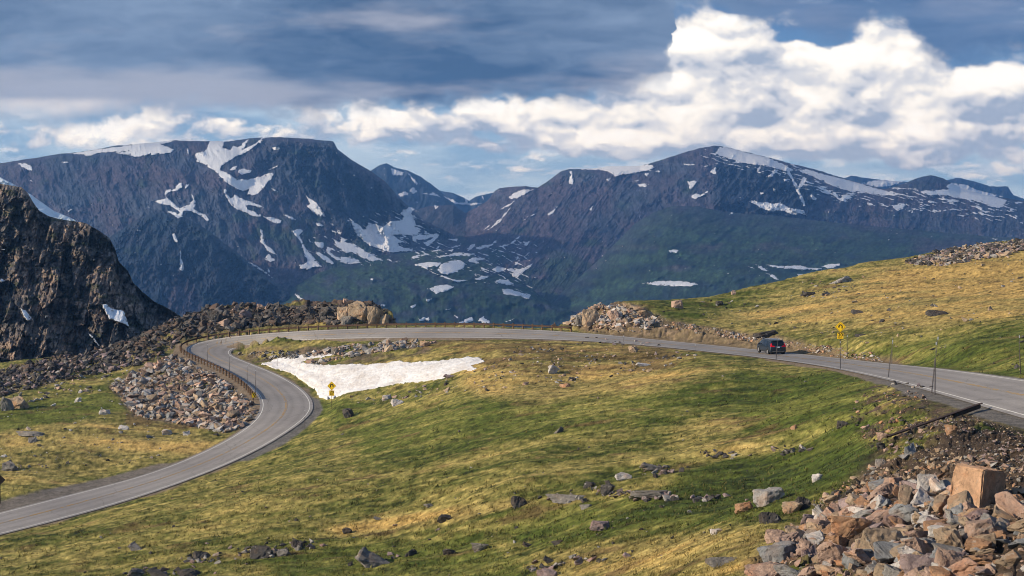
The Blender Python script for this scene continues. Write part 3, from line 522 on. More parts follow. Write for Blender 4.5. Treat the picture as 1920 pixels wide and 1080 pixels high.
def road_near(X, Y):
    sh = np.shape(X); x = np.ravel(X).astype(np.float32); y = np.ravel(Y).astype(np.float32); C = RC[::3].astype(np.float32); I = RI[::3]; O = RO[::3]; side = np.full(len(x), 99.); zz = np.zeros(len(x)); s_ = np.zeros(len(x))
    m = np.where((y > 55) & (y < 270))[0]
    for i in range(0, len(m), 30000):
        j = m[i:i+30000]; d2 = (x[j, None]-C[None, :, 0])**2+(y[j, None]-C[None, :, 1])**2; k = d2.argmin(1); near = d2[np.arange(len(j)), k] < 20**2
        j = j[near]; k = k[near]
        if not len(j): continue
        for it in range(4):                                        # solve the oblique frame of the nearest cross-section
            kk = np.clip(k, 1, len(C)-2); T = C[kk+1]-C[kk-1]; ds = np.linalg.norm(T, axis=1)/2; T = T/np.linalg.norm(T[:, :2], axis=1)[:, None]; e = O[kk]-I[kk]
            dx = x[j]-C[kk][:, 0]; dy = y[j]-C[kk][:, 1]; det = T[:, 0]*e[:, 1]-T[:, 1]*e[:, 0]; a = (dx*e[:, 1]-dy*e[:, 0])/det; b = (T[:, 0]*dy-T[:, 1]*dx)/det
            if it < 3: k = np.clip(kk+np.clip(np.round(a/ds), -3, 3).astype(int), 1, len(C)-2)
        s = .5+b; w = np.abs(det); off = np.where(s < -.0, -s*w, np.where(s > 1, (s-1)*w, 0)); sc = np.clip(s, -.06, 1.06)-.5; am = np.clip(a, -1.5, 1.5)
        ok = np.abs(a) < 4; j = j[ok]; side[j] = off[ok]; zz[j] = (C[kk][:, 2]+am*T[:, 2]+sc*e[:, 2])[ok]; s_[j] = s[ok]
    return side.reshape(sh), zz.reshape(sh), s_.reshape(sh)
ROCKY = [(-350,760),(0,700),(100,668),(200,640),(330,585),(380,555),(430,545),(560,545),(700,545),(745,600),(740,609),(600,611),(540,611),(440,621),(380,632),(335,643),(322,655),(250,690),(180,700),(80,722),(0,745),(-100,800)]
RIDGE = [(330,600),(400,560),(740,560),(745,606),(600,608),(540,609),(440,618),(360,634)]
CUT = [(1050,606),(1075,590),(1130,565),(1200,575),(1250,598),(1330,612),(1430,626),(1560,650),(1680,668),(1700,690),(1560,675),(1450,660),(1300,646),(1200,636),(1090,620)]
SCREEA = [(1925,800),(1800,765),(1700,738),(1640,722),(1612,745),(1600,790),(1645,850),(1570,925),(1480,1000),(1400,1060),(1390,1300),(2600,1300),(2400,900),(2100,840)]
SCREEB = [(205,725),(262,692),(325,662),(345,668),(400,692),(445,714),(478,742),(488,775),(468,803),(420,814),(350,800),(250,780)]
SNOWP = [(490,682),(520,674),(560,672),(600,668),(625,665),(634,668),(602,676),(577,680),(565,685),(580,688),(640,687),(700,684),(760,680),(820,677),(860,672),(880,669),(905,674),(908,680),(885,688),(892,695),(850,702),(830,712),(760,720),(700,735),(650,741),(615,745),(600,742),(590,728),(570,715),(550,702),(520,692)]
def ground_z(X, Y, full=True):
    px = X/Y*FPX+960; z = base_z(X, Y); Yb = np.interp(px, [b[0] for b in BRINK], [b[1] for b in BRINK])
    over = np.maximum(Y-Yb, 0); 
    if (over > 0).any():
        zb = base_z(X/Y*Yb, Yb); z = np.where(over > 0, zb - .02*over - .62*np.maximum(over-1.5, 0) + .0*over, z)
    p2, q2 = pix(X, Y, z)
    rocky = np.maximum(soft(ROCKY, p2, q2, 9), .8*soft(CUT, p2, q2, 5)); rub = np.maximum(soft(SCREEA, p2, q2, 20), soft(SCREEB, p2, q2, 8))
    ridge = soft(RIDGE, p2, q2, 6)*sst(q2, 622, 600)
    off, rz, s = road_near(X, Y)
    away = sst(off, 1.2, 6)
    z = z + away*(.55*fbm(X/22, Y/34, 4, 101) + .16*fbm(X/4.5, Y/7, 4, 103))*(1-.5*rub)
    z = z + away*.30*ridged((X+.25*Y)/26, Y/7.0, 3, 105)*(1-rub)*(1-rocky)*(sst(Y, 60, 100))       # terracettes along the slope
    z = z + sst(off, .4, 2.5)*(.045*fbm(X/.9, Y/1.3, 4, 107) + .05*fbm(X/.6, Y/.9, 3, 118)*sst(-Y, -130, -70) + .03*fbm(X/.28, Y/.5, 2, 108))
    rr = rocky*sst(off, .6, 3)
    if (rr > .01).any():
        YV = Y+2.5*z; f = facets(X/2.4, YV/6, 111, .8)*.8+facets(X/1.1, YV/3, 113, .8)*.45; z = z + rr*f*.8 + ridge*(1.0*fbm(X/9, Y/30, 3, 115)+.3)*sst(off, 1.5, 4)
    z = z + rub*sst(off, .6, 2)*(.25*facets(X/1.1, Y/1.5, 116, 1.)+.12*facets(X/.45, Y/.6, 117, 1.))
    w = 1-sst(off, .35, 5.0); hid = off < 50
    return np.where(hid, (rz-.055-.02*np.minimum(off, 3))*w + z*(1-w), z), p2, q2, off, s, rocky, rub
# ---------------------------------------------------------------- ground colours
G1, G2, STRAW, OCHRE, BROWN, SOIL, GRIT = (np.array(c) for c in ([.062,.088,.016], [.150,.155,.038], [.335,.26,.095], [.42,.28,.095], [.135,.085,.042], [.060,.045,.034], [.17,.135,.10]))
def ground_col(X, Y, z, px, py, off, s, rocky, rub):
    sl = (Y + .35*X); YV = Y + 2.2*z
    a = fbm(X/16+.4*fbm(X/9, Y/9, 3, 3), sl/7, 5, 201); b = fbm(X/5, sl/2.2, 5, 203, .6); c = fbm(X/1.4, sl/.9, 4, 205, .6)
    dry = .09 + .28*a + .20*b
    for P, v, w in [([(600,1000),(760,970),(960,936),(1010,944),(860,975),(640,1010)], .5, 8), ([(880,690),(1000,700),(1200,690),(1320,705),(1200,735),(1000,760),(900,745),(860,720)], .35, 18), ([(0,800),(300,790),(430,820),(380,850),(200,880),(0,900)], .22, 18),
                    ([(1330,600),(1500,545),(1700,500),(1925,470),(1925,590),(1750,620),(1500,610)], .40, 28), ([(1560,505),(1800,495),(1925,480),(1925,560),(1700,540)], .22, 20), ([(1000,1040),(1200,1000),(1400,990),(1460,1020),(1400,1080),(1000,1080)], .25, 25), ([(1280,770),(1450,800),(1600,800),(1560,840),(1380,850),(1250,830)], .12, 20), ([(650,690),(900,640),(1150,640),(1300,680),(1000,700),(830,710)], .16, 15),
                    ([(1180,955),(1290,885),(1400,862),(1560,835),(1650,835),(1640,880),(1500,935),(1350,965),(1100,990)], -.55, 18), ([(900,960),(1200,930),(1500,900),(1500,960),(1200,1010),(1000,1020)], -.22, 22), ([(-10,765),(100,752),(200,745),(245,762),(130,788),(-10,805)], -.75, 8), ([(640,800),(900,745),(1300,730),(1600,720),(1600,760),(1200,790),(700,860)], -.22, 30),
                    ([(1380,700),(1640,700),(1640,800),(1560,850),(1400,820)], -.28, 20), ([(600,745),(700,760),(650,790),(590,780)], -.3, 8), ([(1190,575),(1330,560),(1500,540),(1640,500),(1600,545),(1380,600),(1240,610)], -.15, 15), ([(1620,650),(1925,610),(1925,720),(1750,690)], -.25, 20), ([(500,1040),(900,1000),(1000,1090),(500,1090)], -.2, 20), ([(430,655),(520,640),(620,645),(560,660),(470,670)], .05, 5)]:
        dry = dry + v*soft(P, px, py, w)
    col = mix(G1, G2, sst(a*.5+b*.6, -.3, .35)); col = mix(col, STRAW, sst(dry+.3*c-.02, -.16, .42)*.85); col = mix(col, OCHRE, sst(dry+.35*a, .28, .66)*.85)
    br = sst(fbm(X/7, sl/4, 5, 209, .6)+.40*soft([(680,640),(860,635),(1100,640),(1320,660),(1250,700),(1050,700),(900,690),(850,665)], px, py, 14)+.45*soft([(230,770),(430,800),(350,812),(240,800)], px, py, 8)-.02, .17, .42)
    col = mix(col, BROWN, br*.7)
    bush = sst(fbm(X/3.2, sl/1.8, 5, 211, .65)+.25*soft([(1180,955),(1290,885),(1400,862),(1560,835),(1650,835),(1640,880),(1500,935),(1350,965),(1100,990)], px, py, 18), .24, .42)
    col = mix(col, np.array([.042, .068, .012]), .65*soft([(1180,955),(1290,885),(1400,862),(1560,835),(1650,835),(1640,880),(1500,935),(1350,965),(1100,990)], px, py, 16)); col = mix(col, np.array([.028, .042, .012]), bush*.8); col = col*np.clip(.97+1.15*c+.35*a+.6*fbm(X/.35, sl/.4, 2, 231), .3, 1.9)[..., None]
    stone = facets(X/.9, YV/1.2, 213, 0)+.5*facets(X/.35, YV/.5, 217, 0)
    rc = mix(np.array([.075, .06, .052]), np.array([.27, .19, .145]), sst(stone+.3*fbm(X/6, Y/6, 3, 5), -.5, .8))
    rk = rocky*(1-.8*sst(fbm(X/7, YV/9, 4, 219), .12, .35)*(1-soft(CUT, px, py, 5)))*(1-.85*sst(fbm(X/5, YV/6, 4, 233, .6), -.12, .12)*soft([(-50,745),(0,712),(120,700),(230,665),(320,640),(325,655),(255,690),(150,712),(0,750)], px, py, 6))
    rc2 = mix(rc*.62, np.array([.16, .11, .08]), sst(px, 600, 680)*(1-sst(px, 740, 760))*.5)
    col = mix(col, np.where((px < 800)[..., None], rc2, mix(np.array([.16, .115, .08])*(1+.8*c+.5*fbm(X/2, YV/2, 3, 235))[..., None], rc*1.1, np.clip(sst(stone, -.1, .5)*(1-.6*sst(px, 1230, 1330)), 0, 1))), np.clip(rk, 0, 1))
    col = mix(col, mix(GRIT*.8, rc*1.2, sst(stone, -.2, .4)), soft(SCREEB, px, py, 7)*sst(fbm(X/5, Y/5, 3, 221), -.5, -.1))
    sa = soft(SCREEA, px, py, 18)*sst(fbm(X/2.2, Y/3, 5, 223, .6)+.35*sst(px, 1650, 1800)+.3*sst(py, 820, 900), -.05, .2); sa = sa*(1-.5*sst(fbm(X/1.6, Y/2.2, 4, 224, .6), .02, .2)*soft([(1600,745),(1650,715),(1760,735),(1800,790),(1700,860),(1620,850)], px, py, 14)); col = mix(col, mix(SOIL, rc*.55, sst(stone, -.1, .6)), sa)
    rim = sst(fbm(X/4, Y/6, 4, 225)+.1, -.1, .25)*soft([(440,662),(500,650),(640,655),(760,640),(830,640),(800,665),(640,690),(560,690),(480,685)], px, py, 6); col = mix(col, rc*.8, rim*.8)
    # verges
    tan = np.array([.21, .165, .12]); inner = (s < .5)
    w_in = .5+.9*sst(fbm(X/9, Y/9, 3, 227), -.2, .4)+1.7*soft([(470,870),(560,820),(600,775),(600,745),(560,760),(440,850)], px, py, 14)+3.2*soft([(600,640),(900,640),(960,632),(900,625),(560,632)], px, py, 8)+2.4*soft([(1440,690),(1560,690),(1700,740),(1925,800),(1925,770),(1560,680)], px, py, 14)
    w_out = .8+.5*fbm(X/5, Y/5, 3, 229)+3.0*soft([(330,640),(420,690),(500,750),(510,800),(450,800),(440,720),(320,670)], px, py, 10)+4.2*soft([(-20,1000),(-20,935),(130,905),(300,872),(330,880),(100,950)], px, py, 10)
    wv = np.where(inner, w_in, w_out); v = (1-sst(off, wv*.8, wv*1.1+.3))
    vc = mix(tan, np.array([.135, .13, .125]), np.maximum(soft([(440,900),(640,780),(610,720),(430,830)], px, py, 14), np.maximum(soft([(-50,1000),(-50,925),(130,900),(330,865),(330,880),(100,960)], px, py, 10)*.72, sst(px, 1560, 1680)*.9)))
    return mix(col, vc*(1+.5*c)[..., None], v*sst(py, 560, 600))
# ---------------------------------------------------------------- ground mesh
def build_ground():
    px = np.concatenate([np.arange(-1400, -260, 14), np.arange(-260, 2180, 1.75), np.arange(2180, 3320, 14)]); Y = np.concatenate([np.geomspace(17, 420, 760), np.geomspace(424, 560, 12)])
    PX, YY = np.meshgrid(px, Y); X = (PX-960)/FPX*YY
    z, p2, q2, off, s, rocky, rub = ground_z(X, YY); col = ground_col(X, YY, z, p2, q2, off, s, rocky, rub)
    G = dict(X=X, Y=YY, Z=z, off=off, s=s, rocky=rocky, rub=rub, col=col)
    me = npmesh('ground', np.stack([X, YY, z], -1).reshape(-1, 3), gridfaces(*X.shape), cols=np.clip(col, .01, 1).reshape(-1, 3), attrs={'rock': np.clip(rocky+rub, 0, 1)})
    k = NT('ground'); p = k.pos(); c = k.attr('Col').outputs['Color']
    c = k.mix(1, c, k.rng(k.noise(2.2, 7, .75, p), .3, .7, .6, 1.4), 'MULTIPLY'); c = k.mix(1, c, k.rng(k.noise(9, 3, .6, p), .3, .7, .75, 1.25), 'MULTIPLY')
    k.bump(k.noise(4.5, 6, .75, p), .7, .12); k.b.inputs['Specular IOR Level'].default_value = .1
    tag(link('ground', me, k.col(c)), kind='structure')
    a, b = pix(X, YY, z); G['px'] = a; G['py'] = b
    up = np.minimum.accumulate(b, 0); G['vis'] = b <= up+.6       # in sight: nothing nearer stands higher in the picture
    return G
G = build_ground()
def on_ground(X, Y):                                               # height of the ground mesh at a point
    X = np.asarray(X, float); Y = np.asarray(Y, float); cx = np.interp(X/Y*FPX+960, G['X'][0]/G['Y'][0]*FPX+960, np.arange(G['X'].shape[1])); cy = np.interp(Y, G['Y'][:, 0], np.arange(G['X'].shape[0]))
    i = np.clip(cy.astype(int), 0, G['Z'].shape[0]-2); j = np.clip(cx.astype(int), 0, G['Z'].shape[1]-2); a = cy-i; b = cx-j; z = G['Z']
    return (z[i, j]*(1-b)+z[i, j+1]*b)*(1-a)+(z[i+1, j]*(1-b)+z[i+1, j+1]*b)*a
def hit(px, py):                                                   # where the sight line meets the ground
    cols = G['X'][0]/G['Y'][0]*FPX+960; j = int(np.abs(cols-px).argmin()); c = np.minimum.accumulate(G['py'][:, j]); i = int(np.argmax(c <= py))
    if c[i] > py: i = int(np.argmin(c))
    return np.array([G['X'][i, j], G['Y'][i, j], G['Z'][i, j]])
# ---------------------------------------------------------------- road surface and its painted lines
def cross(k, s, lift=0):
    p = RI[k]*(1-s)+RO[k]*s; return (p[0], p[1], p[2]+lift)
def ribbon(name, cols_, lift, mat, parent=None, k0=0, k1=None, width=None):
    ks = range(k0, k1 or len(RI)); V = []; n = len(cols_)
    for k in ks:
        for s in cols_: V.append(cross(k, s, lift))
    me = npmesh(name, np.array(V), gridfaces(len(list(ks)), n)[:, ::-1]); return link(name, me, mat, parent)
k = NT('asphalt'); p = k.pos(); base = k.ramp(k.noise(.12, 5, .6, p), [(.35, (.215, .205, .205)), (.65, (.275, .262, .258))])
base = k.mix(1, base, k.rng(k.noise(7, 4, .7, p), .3, .7, .85, 1.15), 'MULTIPLY'); wear = k.attr('lane').outputs['Fac']
base = k.mix(k.rng(wear, 0, 1, 0, .22), base, (.06, .06, .06)); crack = k.n('TexVoronoi', feature='DISTANCE_TO_EDGE'); crack.inputs['Scale'].default_value = .22
wv = k.n('VectorMath', operation='ADD'); k.l(p, wv.inputs[0]); nz = k.n('TexNoise'); nz.inputs['Scale'].default_value = .5; k.l(p, nz.inputs[0]); k.l(nz.outputs['Color'], wv.inputs[1]); k.l(wv.outputs[0], crack.inputs['Vector'])
base = k.mix(k.rng(crack.outputs['Distance'], 0, .012, .35, 0), base, (.035, .035, .035)); k.b.inputs['Roughness'].default_value = .8; k.bump(k.noise(14, 4, .7, p), .3, .01); ASPH = k.col(base)
sc_ = np.linspace(-.07, 1.07, 25); road = ribbon('road', sc_, 0, ASPH)
lane = np.exp(-((sc_-.13)/.05)**2)+np.exp(-((sc_-.37)/.05)**2)+np.exp(-((sc_-.63)/.05)**2)+np.exp(-((sc_-.87)/.05)**2)
a_ = road.data.attributes.new('lane', 'FLOAT', 'POINT'); a_.data.foreach_set('value', np.tile(lane, len(RI)).astype(np.float32)); tag(road, kind='structure')
def paint(name, c, thr):
    k = NT(name); p = k.pos(); f = k.rng(k.noise(1.6, 6, .8, p), thr-.06, thr+.06, 1, 0); return k.col(k.mix(f, c, (.25, .24, .235)))
WHITE = paint('worn_white_paint', (.58, .58, .56), .36); YEL = paint('worn_yellow_paint', (.40, .24, .055), .50)
ribbon('edge_line', [-.009, .009], .012, WHITE, road); ribbon('edge_line', [.991, 1.009], .012, WHITE, road)
ribbon('centre_line', [.478, .494], .012, YEL, road); ribbon('centre_line', [.506, .522], .012, YEL, road)
# ---------------------------------------------------------------- the snow patch in the hollow
def build_snow():
    cols = np.arange(470, 925, 1.2); Ys = np.linspace(165, 240, 330); PX, YY = np.meshgrid(cols, Ys); X = (PX-960)/FPX*YY; z = on_ground(X, YY)
    zb = base_z(X, YY); a, b = pix(X, YY, zb); d = sdf(SNOWP, a+6*fbm(a/14, b/6, 4, 3), b+2.8*fbm(a/11, b/5, 5, 9), 10); 
    th = np.where(d > 0, .02+.22*sst(d, 0, 12), -.5-.3*np.clip(-d, 0, 10)); th += .05*fbm(X/3, YY/3, 3, 7)+.03*ridged(X/.8, YY/1.4, 2, 17)
    zz = np.where(d > 0, np.maximum(zb+th, z+.03), zb-1.5+th); keep = d > -1.6
    F = gridfaces(*X.shape); F = F[keep.ravel()[F].all(1)]; V = np.stack([X, YY, zz], -1).reshape(-1, 3); u = np.unique(F); mp = -np.ones(len(V), int); mp[u] = np.arange(len(u))
    me = npmesh('snow_patch', V[u], mp[F]); k = NT('snow'); p = k.pos(); k.b.inputs['Roughness'].default_value = .7
    c = k.ramp(k.noise(.35, 6, .65, p), [(.35, (.56, .54, .53)), (.6, (.70, .71, .74))]); k.bump(k.noise(1.3, 5, .6, p), .6, .35); dv = k.n('Mapping'); dv.inputs['Scale'].default_value = (.5, .12, 1); k.l(p, dv.inputs[0]); c = k.mix(k.rng(k.noise(1., 6, .7, dv.outputs[0]), .5, .68, 0, .55), c, (.46, .40, .36))
    c = k.mix(k.rng(k.noise(2.2, 4, .7, p), .55, .72, 0, .5), c, (.42, .42, .44)); tag(link('snow_patch', me, k.col(c)), kind='stuff')
build_snow()
# ---------------------------------------------------------------- rocks
def hull(seed, npt, blocky):
    r = np.random.default_rng(seed); P = r.uniform(-1, 1, (npt, 3)); m = np.abs(P).max(1)[:, None] if blocky else np.linalg.norm(P, axis=1)[:, None]
    P = P/np.maximum(m, .2)*r.uniform(.8, 1, (npt, 1)); sh = r.uniform(-.35, .35, 2); P[:, 0] += P[:, 2]*sh[0]; P[:, 1] += P[:, 2]*sh[1]
    bm = bmesh.new(); [bm.verts.new(p) for p in P]; q = bmesh.ops.convex_hull(bm, input=bm.verts); bmesh.ops.delete(bm, geom=list({e for e in q['geom_interior']+q['geom_unused'] if isinstance(e, bmesh.types.BMVert)}), context='VERTS')
    bmesh.ops.dissolve_limit(bm, angle_limit=.25, verts=bm.verts, edges=bm.edges)
    return bm
def unit(bm):
    c = np.array([v.co[:] for v in bm.verts]); lo, hi = c.min(0), c.max(0)
    for v in bm.verts:
        p = (np.array(v.co[:])-(lo+hi)/2)/(hi-lo); v.co = (p[0], p[1], p[2])
def rock_mat(name, use_obj):
    k = NT(name); co = k.n('TexCoord').outputs['Object'] if use_obj else k.pos(); c = k.n('ObjectInfo').outputs['Color'] if use_obj else k.attr('Col').outputs['Color']
    if use_obj:
        v = k.n('VectorMath', operation='SCALE'); v.inputs['Scale'].default_value = 1; k.l(k.pos(), v.inputs[0]); co = v.outputs[0]
    f = k.rng(k.noise(2.6, 8, .72, co), .3, .7, .55, 1.4); c = k.mix(1, c, f, 'MULTIPLY')
    st = k.noise(1.1, 5, .6, co); c = k.mix(k.rng(st, .52, .66, 0, .55), c, k.mix(1, c, (1.25, .86, .62), 'MULTIPLY')); c = k.mix(k.rng(k.noise(9, 3, .6, co), .6, .7, 0, .5), c, (.06, .06, .055))
    c = k.mix(k.rng(k.noise(3.7, 4, .6, co), .62, .7, 0, .5), c, (.42, .40, .37)); k.bump(k.noise(4, 9, .8, co), 1., .12); return k.col(c)
RM, RMS = rock_mat('boulder_rock', True), rock_mat('rubble_rock', False)
PROTO = []
for i in range(16):
    bm = hull(100+i, 11+i % 5, i % 3 != 0); unit(bm); bmesh.ops.bevel(bm, geom=bm.edges[:]+bm.verts[:], offset=.022, segments=1, affect='EDGES', clamp_overlap=True)
    for L in (.3, .16, .1):
        bmesh.ops.triangulate(bm, faces=bm.faces); bmesh.ops.subdivide_edges(bm, edges=[e for e in bm.edges if e.calc_length() > L], cuts=1, use_grid_fill=False)
    bmesh.ops.triangulate(bm, faces=bm.faces); bm.normal_update(); P_ = np.array([v.co[:] for v in bm.verts]); NN = [v.normal.copy() for v in bm.verts]
    D_ = facets(P_[:, 0]*3+P_[:, 1]+i*7, P_[:, 2]*3.4+P_[:, 1]*1.6, 77+i, 1.2)*.075+facets(P_[:, 0]*7+P_[:, 1]*2, P_[:, 2]*8+P_[:, 1]*3+i, 78+i, 1)*.028
    for v, d, n_ in zip(bm.verts, D_, NN): v.co += n_*float(d)
    unit(bm); me = bpy.data.meshes.new('boulder'); bm.to_mesh(me); bm.free(); me.materials.append(RM); PROTO.append(me)
LOW = []
for i in range(14):
    bm = hull(300+i, 9+i % 4, i % 3 != 0); unit(bm); bmesh.ops.triangulate(bm, faces=bm.faces); bm.verts.ensure_lookup_table()
    LOW.append((np.array([v.co[:] for v in bm.verts]), np.array([[v.index for v in f.verts] for f in bm.faces]))); bm.free()
UMBER = (.125, .09, .072)
PINK, TAN, GREY, COOL, DRK, RUST, PALE, PURPL = (.36,.255,.205), (.32,.245,.175), (.26,.25,.24), (.215,.225,.24), (.062,.058,.056), (.34,.205,.125), (.43,.41,.40), (.245,.19,.19)
CN = {PINK:'pinkish', TAN:'tan', GREY:'grey', COOL:'blue-grey', DRK:'dark', RUST:'rust-orange', PALE:'pale', PURPL:'purplish', UMBER:'dark brown', (.11,.098,.09):'dusky', (.16,.15,.14):'dull grey'}
def boulder(loc, size, colour, label, group=None, rot=None, proto=None):
    if proto is None and size[0] > 2.2*size[2]: proto = random.choice([0, 3, 6, 9, 12, 15])
    o = bpy.data.objects.new('boulder', PROTO[random.randrange(16) if proto is None else proto]); COL.objects.link(o); o.location = loc; o.scale = size
    o.rotation_euler = rot or (random.uniform(-.12, .12), random.uniform(-.12, .12), random.uniform(-.3, .3)); q = random.uniform(.88, 1.12); o.color = (*[c*q for c in colour], 1)
    return tag(o, label, 'boulder', group)
